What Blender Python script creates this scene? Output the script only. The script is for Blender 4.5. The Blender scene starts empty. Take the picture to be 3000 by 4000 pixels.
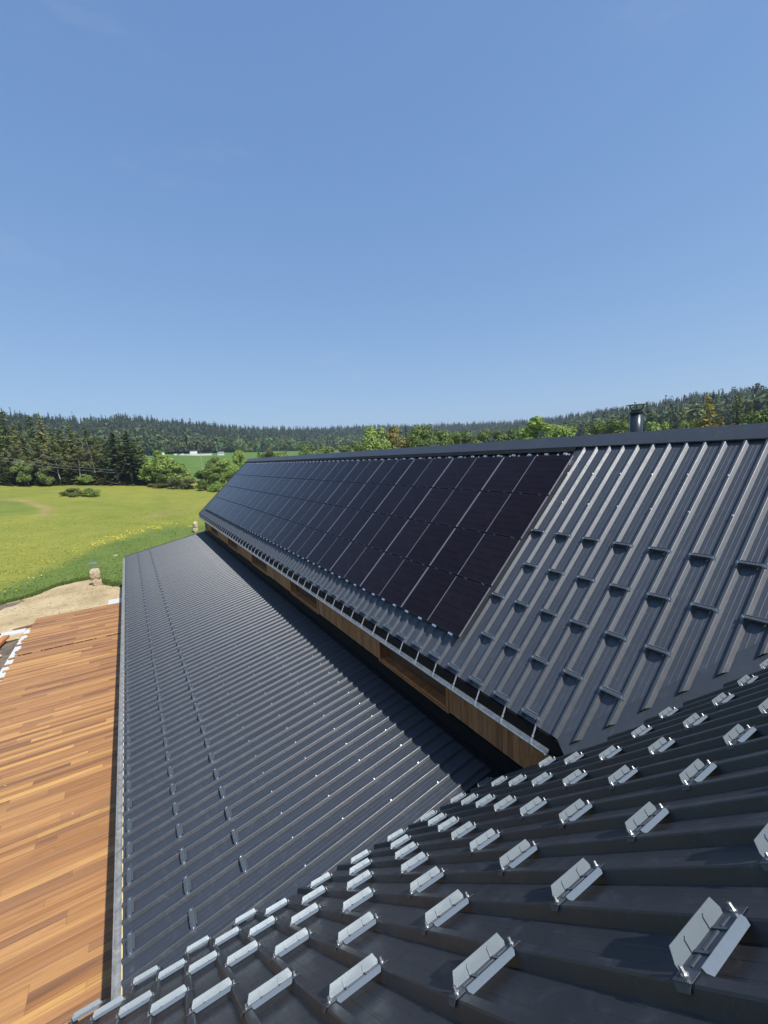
import bpy, math, random
import numpy as np
from mathutils import Matrix, Vector
R = math.radians
random.seed(7); rng = np.random.default_rng(7)
scene = bpy.context.scene
COL = scene.collection

# ------------------------------------------------------------------ camera, sky, sun, exposure
FPX, YAW, PITCH, ROLL = 1652.283, 0.540053, 0.136279, 0.051657       # focal length in photo pixels (3000 wide)
_f = np.array([math.sin(YAW)*math.cos(PITCH), math.cos(YAW)*math.cos(PITCH), -math.sin(PITCH)])
_r = np.array([math.cos(YAW), -math.sin(YAW), 0.0]); _d = np.cross(_f, _r)
CR = math.cos(ROLL)*_r + math.sin(ROLL)*_d
CD = -math.sin(ROLL)*_r + math.cos(ROLL)*_d
CF = _f
cam_d = bpy.data.cameras.new('camera'); cam = bpy.data.objects.new('camera', cam_d); COL.objects.link(cam)
cam_d.sensor_fit = 'HORIZONTAL'; cam_d.sensor_width = 36.0; cam_d.lens = FPX/3000*36.0
cam_d.clip_start = 0.05; cam_d.clip_end = 20000
cam.matrix_world = Matrix(((CR[0], -CD[0], -CF[0], 0), (CR[1], -CD[1], -CF[1], 0), (CR[2], -CD[2], -CF[2], 0), (0, 0, 0, 1)))
scene.camera = cam
scene.render.resolution_x, scene.render.resolution_y = 768, 1024

SUN = Vector((0.203, -0.664, 1.0)).normalized()
world = bpy.data.worlds.new('World'); scene.world = world; world.use_nodes = True
wn = world.node_tree.nodes; wl = world.node_tree.links
bg = wn['Background']; sky = wn.new('ShaderNodeTexSky'); sky.sky_type = 'NISHITA'; sky.sun_disc = False
sky.sun_elevation = math.asin(SUN.z); sky.sun_rotation = math.atan2(SUN.x, SUN.y)
sky.altitude = 900; sky.air_density = 1.0; sky.dust_density = 0.5; sky.ozone_density = 1.6
sepw = wn.new('ShaderNodeSeparateColor'); wl.new(sky.outputs[0], sepw.inputs[0]); mulc = wn.new('ShaderNodeCombineColor')
for ch, (kk, gg) in enumerate(((0.80, 0.60), (1.15, 0.507), (1.92, 0.36))):       # camera-like tone response of the clear sky
    pw = wn.new('ShaderNodeMath'); pw.operation = 'POWER'; pw.inputs[1].default_value = gg; wl.new(sepw.outputs[ch], pw.inputs[0])
    mu = wn.new('ShaderNodeMath'); mu.operation = 'MULTIPLY'; mu.inputs[1].default_value = kk; wl.new(pw.outputs[0], mu.inputs[0]); wl.new(mu.outputs[0], mulc.inputs[ch])
tcw = wn.new('ShaderNodeTexCoord'); mpw = wn.new('ShaderNodeMapping'); mpw.inputs[3].default_value = (1.2, 1.2, 4.5); mpw.inputs[1].default_value = (1.37, .71, 2.11); wl.new(tcw.outputs['Generated'], mpw.inputs[0])
nzw = wn.new('ShaderNodeTexNoise'); nzw.inputs['Scale'].default_value = 2.3; nzw.inputs['Detail'].default_value = 7; nzw.inputs['Roughness'].default_value = .6; wl.new(mpw.outputs[0], nzw.inputs['Vector'])
rpw = wn.new('ShaderNodeValToRGB'); rpw.color_ramp.elements[0].position = .60; rpw.color_ramp.elements[0].color = (0, 0, 0, 1); rpw.color_ramp.elements[1].position = .85; rpw.color_ramp.elements[1].color = (.2, .2, .2, 1); wl.new(nzw.outputs['Fac'], rpw.inputs[0])
mxw = wn.new('ShaderNodeMixRGB'); wl.new(rpw.outputs[0], mxw.inputs[0]); wl.new(mulc.outputs[0], mxw.inputs[1]); mxw.inputs[2].default_value = (2.6, 2.9, 3.3, 1)
wl.new(mxw.outputs[0], bg.inputs[0]); bg.inputs[1].default_value = 0.14
sl = bpy.data.lights.new('sun', 'SUN'); sl.energy = 3.4; sl.angle = R(0.53); sl.color = (1.0, 0.985, 0.955)
so = bpy.data.objects.new('sun', sl); COL.objects.link(so); so.rotation_euler = SUN.to_track_quat('Z', 'Y').to_euler()
vs = scene.view_settings; vs.view_transform = 'Standard'; vs.look = 'None'; vs.exposure = 0.62; vs.gamma = 1.0; vs.use_curve_mapping = False

# ------------------------------------------------------------------ measured geometry (metres, camera at the origin)
P = 1/3                                    # rib pitch
XE, ZE, A, LR, Y0 = 5.3724, -4.6298, 0.76312, 6.5772, 6.7208     # main roof: eave, slope, ridge-flashing distance, rib grid
H0, X0, B = 1.15958, 1.2800, 0.76138        # wing roof: depth under camera, rib grid, slope
G, XG, ZG = 0.194358, -0.8196, -7.6502      # veranda roof: slope and first guard column
YFAR = 42.7
ca, sa, cb, sb, cg, sg = math.cos(A), math.sin(A), math.cos(B), math.sin(B), math.cos(G), math.sin(G)
TA, TB, TG = math.tan(A), math.tan(B), math.tan(G)
ZGND = -10.6
def up(s, y, n=0.0): return (XE + s*ca - n*sa, y, ZE + s*sa + n*ca)
def ne(x, s, n=0.0): return (x, s*cb + n*sb, -H0 - s*sb + n*cb)
def lo(d, y, n=0.0): return (XG + d*cg - n*sg, y, ZG + d*sg + n*cg)
M_UP = Matrix(((0, -ca, -sa, 0), (1, 0, 0, 0), (0, -sa, ca, 0), (0, 0, 0, 1)))
M_NE = Matrix(((1, 0, 0, 0), (0, cb, sb, 0), (0, -sb, cb, 0), (0, 0, 0, 1)))
M_LO = Matrix(((0, -cg, -sg, 0), (1, 0, 0, 0), (0, -sg, cg, 0), (0, 0, 0, 1)))
def at(M, p): m = M.copy(); m.translation = Vector(p); return m

# ------------------------------------------------------------------ helpers
PW = {}
def link(o, parent=None):
    COL.objects.link(o)
    if parent is not None:
        o.parent = parent
        o.matrix_parent_inverse = PW.get(parent.name, Matrix.Identity(4)).inverted()
    return o
def empty(name, m=None, loc=None, parent=None):
    o = bpy.data.objects.new(name, None); link(o, parent)
    if m is None: m = Matrix.Translation(loc or (0, 0, 0))
    o.matrix_basis = m; PW[o.name] = m.copy(); o.empty_display_size = 0.2
    return o
def tag(o, label, cat, group=None, kind=None):
    if label: o['label'] = label
    if cat: o['category'] = cat
    if group: o['group'] = group
    if kind: o['kind'] = kind
    return o
class MB:
    def __init__(s): s.v = []; s.f = []
    def add(s, vs, fs):
        k = len(s.v); s.v += [tuple(map(float, v)) for v in vs]; s.f += [tuple(i+k for i in f) for f in fs]; return s
    def box(s, lo_, hi_):
        (x0, y0, z0), (x1, y1, z1) = lo_, hi_
        return s.add([(x0,y0,z0),(x1,y0,z0),(x1,y1,z0),(x0,y1,z0),(x0,y0,z1),(x1,y0,z1),(x1,y1,z1),(x0,y1,z1)],
                     [(0,3,2,1),(4,5,6,7),(0,1,5,4),(1,2,6,5),(2,3,7,6),(3,0,4,7)])
    def prism(s, poly, vec):
        n = len(poly); a = [Vector(p) for p in poly]; v = Vector(vec)
        return s.add(a+[p+v for p in a], [tuple(range(n))[::-1], tuple(range(n, 2*n))]+[(i, (i+1) % n, n+(i+1) % n, n+i) for i in range(n)])
    def tube(s, pts, rad, n=8, cap=True):
        pts = [Vector(p) for p in pts]; rad = rad if hasattr(rad, '__len__') else [rad]*len(pts); vs = []
        for i, p in enumerate(pts):
            t = (pts[min(i+1, len(pts)-1)]-pts[max(i-1, 0)]).normalized()
            u = t.cross(Vector((0.31, 0.87, 0.21)) if abs(t.z) > .8 else Vector((0, 0, 1))).normalized(); w = t.cross(u)
            vs += [p+(u*math.cos(2*math.pi*k/n)+w*math.sin(2*math.pi*k/n))*rad[i] for k in range(n)]
        fs = [(i*n+k, i*n+(k+1) % n, (i+1)*n+(k+1) % n, (i+1)*n+k) for i in range(len(pts)-1) for k in range(n)]
        if cap: fs += [tuple(range(n))[::-1], tuple(range((len(pts)-1)*n, len(pts)*n))]
        return s.add(vs, fs)
    def mesh(s, name, mat=None, smooth=False):
        m = bpy.data.meshes.new(name); m.from_pydata(s.v, [], s.f); m.update()
        if mat: m.materials.append(mat)
        if smooth: m.polygons.foreach_set('use_smooth', [True]*len(m.polygons))
        return m
    def build(s, name, mat=None, parent=None, smooth=False, kind=None):
        return obj(name, s.mesh(name, mat, smooth), parent, kind)
def obj(name, mesh, parent=None, kind=None, m=None):
    o = bpy.data.objects.new(name, mesh); link(o, parent)
    if m is not None: o.matrix_basis = m
    if kind: o['kind'] = kind
    return o
def npmesh(name, v, f, mat=None, tint=None, smooth=False):
    v = np.asarray(v, np.float32); f = np.asarray(f, np.int32); k = f.shape[1]
    m = bpy.data.meshes.new(name); m.vertices.add(len(v)); m.vertices.foreach_set('co', v.ravel())
    m.loops.add(f.size); m.loops.foreach_set('vertex_index', f.ravel())
    m.polygons.add(len(f)); m.polygons.foreach_set('loop_start', np.arange(0, f.size, k, dtype=np.int32))
    if smooth: m.polygons.foreach_set('use_smooth', np.ones(len(f), bool))
    if tint is not None:
        at_ = m.attributes.new('tint', 'FLOAT_COLOR', 'POINT'); t = np.ones((len(v), 4), np.float32); t[:, :3] = tint
        at_.data.foreach_set('color', t.ravel())
    m.update(calc_edges=True); m.validate()
    if mat: m.materials.append(mat)
    return m
def copy_tree(o, m, parent=None):
    c = o.copy(); COL.objects.link(c); c.parent = parent
    c.matrix_basis = m
    for ch in KIDS.get(o.name, []):
        d = ch.copy(); COL.objects.link(d); d.parent = c
        for g in KIDS.get(ch.name, []):
            e = g.copy(); COL.objects.link(e); e.parent = d
    return c
KIDS = {}
ORD = 'first second third fourth fifth sixth seventh eighth ninth tenth eleventh twelfth thirteenth fourteenth fifteenth sixteenth seventeenth eighteenth nineteenth twentieth'.split()
TENS = {20: 'twenty', 30: 'thirty', 40: 'forty', 50: 'fifty'}
def nth(i):
    i += 1
    if i <= 20: return ORD[i-1]
    if i % 10 == 0: return TENS[i].replace('y', 'ieth')
    return TENS[i//10*10]+'-'+ORD[i % 10-1]

# ------------------------------------------------------------------ materials
def lin(r, g, b): return tuple((c/255/12.92 if c/255 <= .04045 else ((c/255+.055)/1.055)**2.4) for c in (r, g, b))+(1,)
class N:
    def __init__(s, name):
        s.m = bpy.data.materials.new(name); s.m.use_nodes = True; s.t = s.m.node_tree; s.n = s.t.nodes; s.l = s.t.links
        s.p = s.n['Principled BSDF']; s.out = s.n['Material Output']
    def node(s, typ, **kw):
        n = s.n.new('ShaderNode'+typ)
        for k, v in kw.items():
            if k.startswith('_'): n.inputs[int(k[1:])].default_value = v
            else: setattr(n, k, v)
        return n
    def link(s, a, b): s.l.new(a, b)
    def coord(s, kind='Object', scale=(1, 1, 1), loc=None):
        tc = s.node('TexCoord'); mp = s.node('Mapping'); s.link(tc.outputs[kind], mp.inputs[0]); mp.inputs[3].default_value = scale
        if loc is not None: s.link(loc, mp.inputs[1])
        return mp.outputs[0]
    def noise(s, co, scale, detail=4, rough=.55, dist=0):
        n = s.node('TexNoise'); s.link(co, n.inputs['Vector']); n.inputs['Scale'].default_value = scale
        n.inputs['Detail'].default_value = detail; n.inputs['Roughness'].default_value = rough; n.inputs['Distortion'].default_value = dist
        return n.outputs['Fac']
    def ramp(s, fac, stops, interp='LINEAR'):
        r = s.node('ValToRGB'); r.color_ramp.interpolation = interp; e = r.color_ramp.elements
        while len(e) < len(stops): e.new(.5)
        for i, (p, c) in enumerate(stops): e[i].position = p; e[i].color = c if len(c) == 4 else (*c, 1)
        s.link(fac, r.inputs[0]); return r.outputs[0]
    def mix(s, fac, a, b, typ='MIX'):
        m = s.node('MixRGB', blend_type=typ)
        for i, x in enumerate((fac, a, b)):
            if hasattr(x, 'links'): s.link(x, m.inputs[i])
            else: m.inputs[i].default_value = x if i == 0 or len(x) == 4 else (*x, 1)
        return m.outputs[0]
    def bump(s, h, strength=.3, dist=.01):
        b = s.node('Bump'); b.inputs['Strength'].default_value = strength; b.inputs['Distance'].default_value = dist
        s.link(h, b.inputs['Height']); s.link(b.outputs[0], s.p.inputs['Normal'])
    def set(s, **kw):
        names = dict(base='Base Color', rough='Roughness', metal='Metallic', spec='Specular IOR Level', coat='Coat Weight', coatr='Coat Roughness', sheen='Sheen Weight')
        for k, v in kw.items():
            i = s.p.inputs[names[k]]
            if hasattr(v, 'links'): s.link(v, i)
            else: i.default_value = (*v, 1) if isinstance(v, tuple) and len(v) == 3 else v
        return s
def g3(v): return (v, v, v, 1)

def m_roof(name, base, r0, r1, spec=.5, smudge=.35):
    k = N(name); co = k.coord('Object')
    big = k.noise(co, .9, 5, .6); fine = k.noise(co, 260, 2, .5); mid = k.noise(co, 7, 6, .65, .6)
    c = k.mix(k.ramp(big, [(.3, g3(0)), (.7, g3(1))]), tuple(x*.86 for x in base), tuple(x*1.12 for x in base))
    dust = k.ramp(mid, [(.55, g3(0)), (.78, g3(smudge))])
    c = k.mix(dust, c, (.13, .135, .14)); c = k.mix(.25, c, k.ramp(fine, [(.3, g3(.02)), (.75, g3(.12))]))
    rr = k.ramp(mid, [(.3, g3(r0)), (.75, g3(r1))])
    wav = k.noise(k.coord('Object'), 2.6, 2, .5); k.set(base=c, rough=rr, spec=spec)
    b1 = k.node('Bump'); b1.inputs['Strength'].default_value = .10; b1.inputs['Distance'].default_value = .03; k.link(wav, b1.inputs['Height'])
    b2 = k.node('Bump'); b2.inputs['Strength'].default_value = .025; b2.inputs['Distance'].default_value = .002; k.link(fine, b2.inputs['Height']); k.link(b1.outputs[0], b2.inputs['Normal']); k.link(b2.outputs[0], k.p.inputs['Normal'])
    return k.m
def m_plain(name, base, rough, metal=0, spec=.5, var=.12, scale=30, bump=0):
    k = N(name); co = k.coord('Object'); n = k.noise(co, scale, 4)
    c = k.mix(k.ramp(n, [(.3, g3(0)), (.7, g3(1))]), tuple(x*(1-var) for x in base), tuple(x*(1+var) for x in base))
    k.set(base=c, rough=rough, metal=metal, spec=spec)
    if bump: k.bump(n, bump, .01)
    return k.m
def m_wood(name, stops, grain_axis=0, rough=.6, contrast=.45):
    k = N(name); oi = k.node('ObjectInfo'); co0 = k.coord('Object')
    add = k.node('VectorMath', operation='ADD'); mul = k.node('VectorMath', operation='SCALE'); mul.inputs['Scale'].default_value = 37.0
    cmb = k.node('CombineXYZ'); k.link(oi.outputs['Random'], cmb.inputs[0]); k.link(oi.outputs['Random'], cmb.inputs[1]); k.link(oi.outputs['Random'], cmb.inputs[2])
    k.link(cmb.outputs[0], mul.inputs[0]); k.link(co0, add.inputs[0]); k.link(mul.outputs[0], add.inputs[1])
    mp = k.node('Mapping'); sc = [22, 22, 22]; sc[grain_axis] = 1.1; mp.inputs[3].default_value = sc; k.link(add.outputs[0], mp.inputs[0])
    grain = k.noise(mp.outputs[0], 1.5, 8, .68, 1.4)
    mp2 = k.node('Mapping'); sc2 = [3, 3, 3]; sc2[grain_axis] = .5; mp2.inputs[3].default_value = sc2; k.link(add.outputs[0], mp2.inputs[0])
    blotch = k.noise(mp2.outputs[0], 1.2, 4, .6, .8)
    col = k.ramp(oi.outputs['Random'], stops)
    g = k.ramp(grain, [(.28, g3(1-contrast)), (.5, g3(1)), (.75, g3(1+contrast*.35))])
    c = k.mix(1, col, g, 'MULTIPLY'); b = k.ramp(blotch, [(.3, (.64, .58, .55)), (.62, (1.10, 1.07, 1.03))]); c = k.mix(.8, c, b, 'MULTIPLY')
    k.set(base=c, rough=rough, spec=.3); k.bump(grain, .25, .004); return k.m
def m_leaf(name, cols, trans=.25, attr=False, rough=.6):
    k = N(name); oi = k.node('ObjectInfo')
    if attr:
        a = k.node('Attribute'); a.attribute_name = 'tint'; c = a.outputs['Color']
    else:
        c = k.ramp(oi.outputs['Random'], cols)
        co = k.coord('Object'); n = k.noise(co, .55, 3)
        c = k.mix(.75, c, k.ramp(n, [(.3, g3(.55)), (.7, g3(1.45))]), 'MULTIPLY')
    k.set(base=c, rough=rough, spec=.25)
    tr = k.node('BsdfTranslucent'); mx = k.node('MixShader'); mx.inputs[0].default_value = trans
    hv = k.mix(1, c, (1.25, 1.25, .6, 1), 'MULTIPLY'); k.link(hv, tr.inputs[0])
    k.link(k.p.outputs[0], mx.inputs[1]); k.link(tr.outputs[0], mx.inputs[2]); k.link(mx.outputs[0], k.out.inputs[0]); return k.m

MAT = {}
MAT['roof'] = m_roof('anthracite_roof_paint', (.043, .049, .060), .40, .54, .85)
MAT['roof_low'] = m_roof('anthracite_veranda_paint', (.033, .039, .050), .36, .50, .7)
MAT['roof_near'] = m_roof('anthracite_roof_paint_smudged', (.042, .044, .050), .36, .56, .36, smudge=.5)
MAT['flash'] = m_roof('flashing_paint', (.045, .053, .066), .34, .48)
MAT['black'] = m_plain('black_membrane', (.008, .008, .009), .75, spec=.2, var=.3, scale=8)
MAT['guard'] = m_plain('galvanised_guard', (.198, .230, .250), .38, metal=.38, var=.035, scale=60)
MAT['guard_base'] = m_plain('painted_reflection_base', (.075, .085, .10), .5, metal=.3, var=.15, scale=40)  # near guards' base coloured dark for the roof it mirrors
MAT['guard_dark'] = m_plain('dark_grey_guard', (.095, .112, .128), .40, metal=.15, var=.08, scale=60)  # darker grey for guards on the main and lower roofs
MAT['bolt'] = m_plain('zinc_bolt', (.62, .62, .60), .3, metal=.9, var=.1)
MAT['silver'] = m_plain('bright_aluminium', (.75, .76, .78), .28, metal=.85, var=.06)
MAT['strap'] = m_plain('dull_strap', (.46, .48, .50), .4, metal=.5)
MAT['zinc'] = m_plain('zinc_gutter', (.60, .57, .51), .42, metal=.75, var=.25, scale=9)
MAT['frame'] = m_plain('black_anodised_frame', (.022, .022, .026), .42, metal=.3, var=.1)
MAT['edge'] = m_plain('painted_sunlit_frame_edge', (.31, .31, .34), .4, metal=.5, var=.15)  # bright colour stands in for frame sides catching the sun
MAT['flue'] = m_plain('flue_paint', (.030, .040, .048), .32, metal=.2, var=.15, scale=12)
MAT['concrete'] = m_plain('pale_concrete', (.62, .60, .55), .85, var=.12, scale=14, bump=.3)
MAT['soil'] = m_plain('brown_soil', (.16, .12, .08), .95, var=.4, scale=2.5, bump=.5)
MAT['slate'] = m_plain('grey_slate', (.16, .17, .19), .7, var=.2, scale=3)
MAT['rubber'] = m_plain('dark_hose', (.05, .05, .05), .6)
MAT['white'] = m_plain('white_paint', (.78, .78, .76), .5)
MAT['flower'] = m_plain('yellow_petals', (.72, .55, .02), .6)
MAT['petal'] = m_plain('pale_yellow_leaf', (.75, .68, .25), .6)
MAT['cable'] = m_plain('grey_cable', (.22, .22, .21), .6)
MAT['deck'] = m_wood('deck_boards', [(0, lin(140, 102, 74)), (.22, lin(170, 124, 84)), (.45, lin(182, 134, 88)), (.62, lin(168, 120, 76)), (.8, lin(190, 142, 93)), (.93, lin(202, 156, 94)), (1, lin(146, 110, 80))], 0, .6, .5)
MAT['cladding'] = m_wood('weathered_larch', [(0, lin(156, 112, 80)), (.5, lin(196, 142, 98)), (1, lin(172, 118, 78))], 2, .7, .62)
MAT['timber'] = m_wood('brown_timber', [(0, lin(190, 126, 78)), (1, lin(206, 142, 88))], 0, .6, .3)
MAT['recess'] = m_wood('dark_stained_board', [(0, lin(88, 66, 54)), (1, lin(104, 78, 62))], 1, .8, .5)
MAT['pale_timber'] = m_wood('pale_timber', [(0, lin(220, 195, 140)), (1, lin(232, 208, 150))], 0, .65, .15)
MAT['dark_timber'] = m_wood('dark_timber', [(0, lin(132, 98, 74)), (1, lin(148, 108, 80))], 1, .7, .4)

def m_glass():
    k = N('solar_glass'); tc = k.node('TexCoord'); sp = k.node('SeparateXYZ'); k.link(tc.outputs['Object'], sp.inputs[0])
    def lines(sock, pitch, w):
        m = k.node('Math', operation='MULTIPLY', _1=1/pitch); k.link(sock, m.inputs[0]); fr = k.node('Math', operation='FRACT'); k.link(m.outputs[0], fr.inputs[0])
        d = k.node('Math', operation='SUBTRACT', _1=.5); k.link(fr.outputs[0], d.inputs[0]); ab = k.node('Math', operation='ABSOLUTE'); k.link(d.outputs[0], ab.inputs[0])
        g = k.node('Math', operation='LESS_THAN', _1=w); k.link(ab.outputs[0], g.inputs[0]); return g.outputs[0]
    a = lines(sp.outputs[1], 1.345/7, .03); b = lines(sp.outputs[0], 1.134/6, .012); fine = lines(sp.outputs[0], 1.134/60, .12)
    oi = k.node('ObjectInfo'); base = k.ramp(oi.outputs['Random'], [(0, (.0105, .0068, .0105)), (1, (.0140, .0095, .0145))])
    c = k.mix(.25, base, k.mix(fine, base, (.016, .015, .022))); c = k.mix(a, c, (.004, .004, .006)); c = k.mix(b, c, (.006, .006, .009))
    dust = k.noise(k.coord('Object'), 3, 6, .7); c = k.mix(k.ramp(dust, [(.5, g3(0)), (.9, g3(.06))]), c, (.2, .2, .2))
    k.set(base=c, rough=.15, spec=.10); return k.m
MAT['glass'] = m_glass()
def m_ground():
    k = N('meadow_grass'); a = k.node('Attribute'); a.attribute_name = 'tint'; co = k.coord('Object')
    n1 = k.noise(co, .055, 6, .6); n2 = k.noise(co, .9, 6, .7); n3 = k.noise(co, 7, 3, .6); n4 = k.noise(co, .24, 5, .65)
    c = k.mix(.6, a.outputs['Color'], k.ramp(n1, [(.3, (.72, .84, .7)), (.5, g3(1)), (.72, (1.22, 1.12, 1.0))]), 'MULTIPLY')
    c = k.mix(.5, c, k.ramp(n2, [(.3, g3(.82)), (.52, g3(1)), (.72, (1.16, 1.13, 1.05))]), 'MULTIPLY')
    c = k.mix(.5, c, k.ramp(n3, [(.3, g3(.7)), (.7, g3(1.2))]), 'MULTIPLY')
    c = k.mix(.7, c, k.ramp(n4, [(.32, (.78, .84, .72)), (.5, g3(1)), (.7, (1.2, 1.12, 1.0))]), 'MULTIPLY'); k.set(base=c, rough=.9, spec=.1); k.bump(n2, .12, .1); return k.m
MAT['ground'] = m_ground()
def m_sand():
    k = N('sandy_ground'); co = k.coord('Object'); n1 = k.noise(co, .35, 6, .62); n2 = k.noise(co, 4, 6, .7); st = k.noise(k.coord('Object', (.7, 3, 1)), 1.6, 5, .7)
    c = k.ramp(n1, [(.3, (.36, .26, .14)), (.5, (.53, .40, .22)), (.7, (.62, .49, .29))])
    c = k.mix(.7, c, k.ramp(n2, [(.25, g3(.55)), (.5, g3(1)), (.8, g3(1.15))]), 'MULTIPLY'); c = k.mix(.6, c, k.ramp(st, [(.3, g3(.7)), (.5, g3(1))]), 'MULTIPLY')
    k.set(base=c, rough=.95, spec=.1); k.bump(n2, .5, .06); return k.m
MAT['sand'] = m_sand()
def m_rock():
    k = N('pale_limestone'); co = k.coord('Object'); n1 = k.noise(co, 2.2, 8, .65, .6); n2 = k.noise(co, 9, 5, .7)
    c = k.ramp(n1, [(.3, (.30, .20, .12)), (.5, (.52, .40, .27)), (.72, (.68, .58, .44))]); c = k.mix(.5, c, k.ramp(n2, [(.3, g3(.55)), (.6, g3(1.1))]), 'MULTIPLY')
    k.set(base=c, rough=.9, spec=.15); k.bump(n2, .6, .05); return k.m
MAT['rock'] = m_rock()
MAT['spruce'] = m_leaf('spruce_needles', [(0, (.105, .125, .032)), (.5, (.155, .172, .044)), (1, (.22, .21, .056))], .15)
MAT['dark_spruce'] = m_leaf('dark_spruce_needles', [(0, (.055, .075, .024)), (1, (.070, .090, .028))], .15)
MAT['gold_conifer'] = m_leaf('golden_conifer_needles', [(0, (.30, .24, .035)), (1, (.34, .27, .045))], .3)
MAT['pine'] = m_leaf('yellowish_pine', [(0, (.24, .21, .06)), (1, (.27, .23, .07))], .25)
MAT['broad'] = m_leaf('fresh_broadleaf', [(0, (.12, .17, .036)), (.5, (.165, .22, .05)), (1, (.19, .23, .065))], .2)
MAT['bright'] = m_leaf('bright_spring_leaves', [(0, (.21, .30, .05)), (1, (.28, .36, .09))], .2)
MAT['olive'] = m_leaf('olive_young_leaves', [(0, (.13, .14, .05)), (1, (.17, .165, .065))], .3)
MAT['wood'] = m_leaf('far_wood', None, .15, attr=True)
MAT['grass_blade'] = m_leaf('grass_blades', None, .3, attr=True)
MAT['bark'] = m_plain('grey_brown_bark', (.11, .085, .06), .9, var=.35, scale=5, bump=.4)
MAT['birch'] = m_plain('pale_birch_bark', (.36, .34, .30), .8, var=.25, scale=4)

# ------------------------------------------------------------------ terrain
def lerp(x, xs, ys): return np.interp(x, xs, ys)
SK = [(-180, 5.0), (-30, 6.0), (-9.5, 6.05), (-8.1, 6.03), (-6.1, 5.8), (-3.9, 5.56), (-1.5, 5.71), (-0.1, 5.91), (2.6, 5.76), (4.3, 5.32), (6.9, 5.29), (9.9, 4.87), (13.5, 4.34), (23.1, 3.93), (29.9, 4.0), (35.7, 3.64), (41.8, 3.58), (48.1, 3.35), (55.1, 3.53), (59.4, 3.87), (63.6, 3.88), (67.2, 4.52), (70.5, 4.45), (75, 4.5), (110, 5), (180, 5.0)]
SKA, SKE = np.array([a for a, _ in SK]), np.array([e for _, e in SK])
def crest_r(az): return lerp(az, [-180, -30, -10, 0, 12, 25, 45, 55, 62, 75, 110, 180], [600, 600, 640, 720, 860, 1100, 1150, 800, 600, 520, 520, 600])
def terrain(x, y):
    x = np.asarray(x, float); y = np.asarray(y, float)
    r = np.hypot(x, y); az = np.degrees(np.arctan2(x, y))
    ze = lerp(az, [-180, -30, -11, -4, 2.6, 11, 30, 45, 60, 75, 110, 180], [-8, -2.4, -2.9, -4.2, -6.3, -7.4, -8, -8, -7, -6, -8, -8])
    rc = crest_r(az); zc = rc*np.tan(np.radians(lerp(az, SKA, SKE)))-17
    rb = .52*rc; zb = lerp(az, [-180, -30, -10, 7, 25, 45, 62, 75, 180], [4, 4, 6, 8.2, 8, 4, 4, 5, 4])
    t1 = np.clip((r-52)/100, 0, 1); z1 = ZGND + (ze-ZGND)*(t1*t1*(3-2*t1)*.55+t1*.45)
    t2 = np.clip((r-150)/(rb-150), 0, 1); dip = lerp(az, [-180, -12, 2, 8, 60, 180], [0, 0, -1.5, -3.5, -3, 0])
    z2 = ze+(zb-ze)*t2**1.4+dip*np.sin(np.pi*np.clip(t2*1.6, 0, 1))
    t3 = np.clip((r-rb)/(rc-rb), 0, 1); z3 = zb+(zc-zb)*(t3**1.25)
    t4 = np.clip((r-rc)/4000, 0, 1); z4 = zc-30*t4
    z = np.where(r < 150, z1, np.where(r < rb, z2, np.where(r < rc, z3, z4)))
    amp = np.clip((r-55)/120, 0, 1)*.35
    return z+amp*(np.sin(x*.061+y*.043)+.6*np.sin(x*.13-y*.09+1.3))
def dist_line(x, y, pts):
    d = np.full(x.shape, 1e9)
    for (x0, y0), (x1, y1) in zip(pts[:-1], pts[1:]):
        L2 = (x1-x0)**2+(y1-y0)**2; t = np.clip(((x-x0)*(x1-x0)+(y-y0)*(y1-y0))/L2, 0, 1)
        d = np.minimum(d, np.hypot(x-x0-t*(x1-x0), y-y0-t*(y1-y0)))
    return d
def pix(px, py, r):                                   # a point seen at a photo pixel, r metres away on plan
    d = (px-1500)/FPX*CR+(py-2000)/FPX*CD+CF; t = r/math.hypot(d[0], d[1]); return d*t
def gpix(px, py):                                     # where a sight line meets the terrain
    d = (px-1500)/FPX*CR+(py-2000)/FPX*CD+CF; d = d/math.hypot(d[0], d[1])
    for r in np.arange(12, 600, .5):
        q = d*r
        if q[2] <= float(terrain(q[0], q[1])): return q
    return d*400
PATH = [tuple(gpix(px, py)[:2]) for px, py in [(-60, 1962), (20, 1952), (90, 1958), (145, 1972), (185, 1990), (180, 2003), (165, 2012)]]
FLW = [tuple(gpix(px, py)[:2]) for px, py in [(-40, 2310), (40, 2290), (170, 2235), (270, 2195), (370, 2145), (450, 2115), (520, 2095), (590, 2070), (680, 2060), (780, 2052)]]
DRY = [tuple(gpix(px, py)[:2]) for px, py in [(600, 2014), (650, 2006), (700, 1998)]]
azs = np.unique(np.concatenate([np.arange(-180, -22, 3.0), np.arange(-22, 20, .25), np.arange(20, 90, 1.0), np.arange(90, 180.1, 3.0)]))
rs = np.unique(np.concatenate([[0.01, 6, 12, 20], np.arange(26, 80, .8), np.arange(80, 175, 1.6), np.arange(175, 480, 8), np.arange(480, 1400, 20), [1600, 2200, 3500, 6000, 9000]]))
AZ, RR = np.meshgrid(np.radians(azs), rs); gx = RR*np.sin(AZ); gy = RR*np.cos(AZ); gz = terrain(gx, gy)
sand_keep = ((gx > -16) & (gx < 17) & (gy > -12) & (gy < 52))
gz = np.where(sand_keep & (RR < 52), ZGND-.03, gz)
tint = np.zeros(gx.shape+(3,)); tint[:] = (.245, .250, .048)
fl = dist_line(gx, gy, FLW)
def smooth(a, b, x): t = np.clip((x-a)/(b-a), 0, 1); return t*t*(3-2*t)
FA = np.array(FLW); fy = np.interp(gx, FA[:, 0], FA[:, 1])
near_w = 1-smooth(-3, 3, gy-fy); near_w = np.where(RR > 120, 0, near_w)
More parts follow.
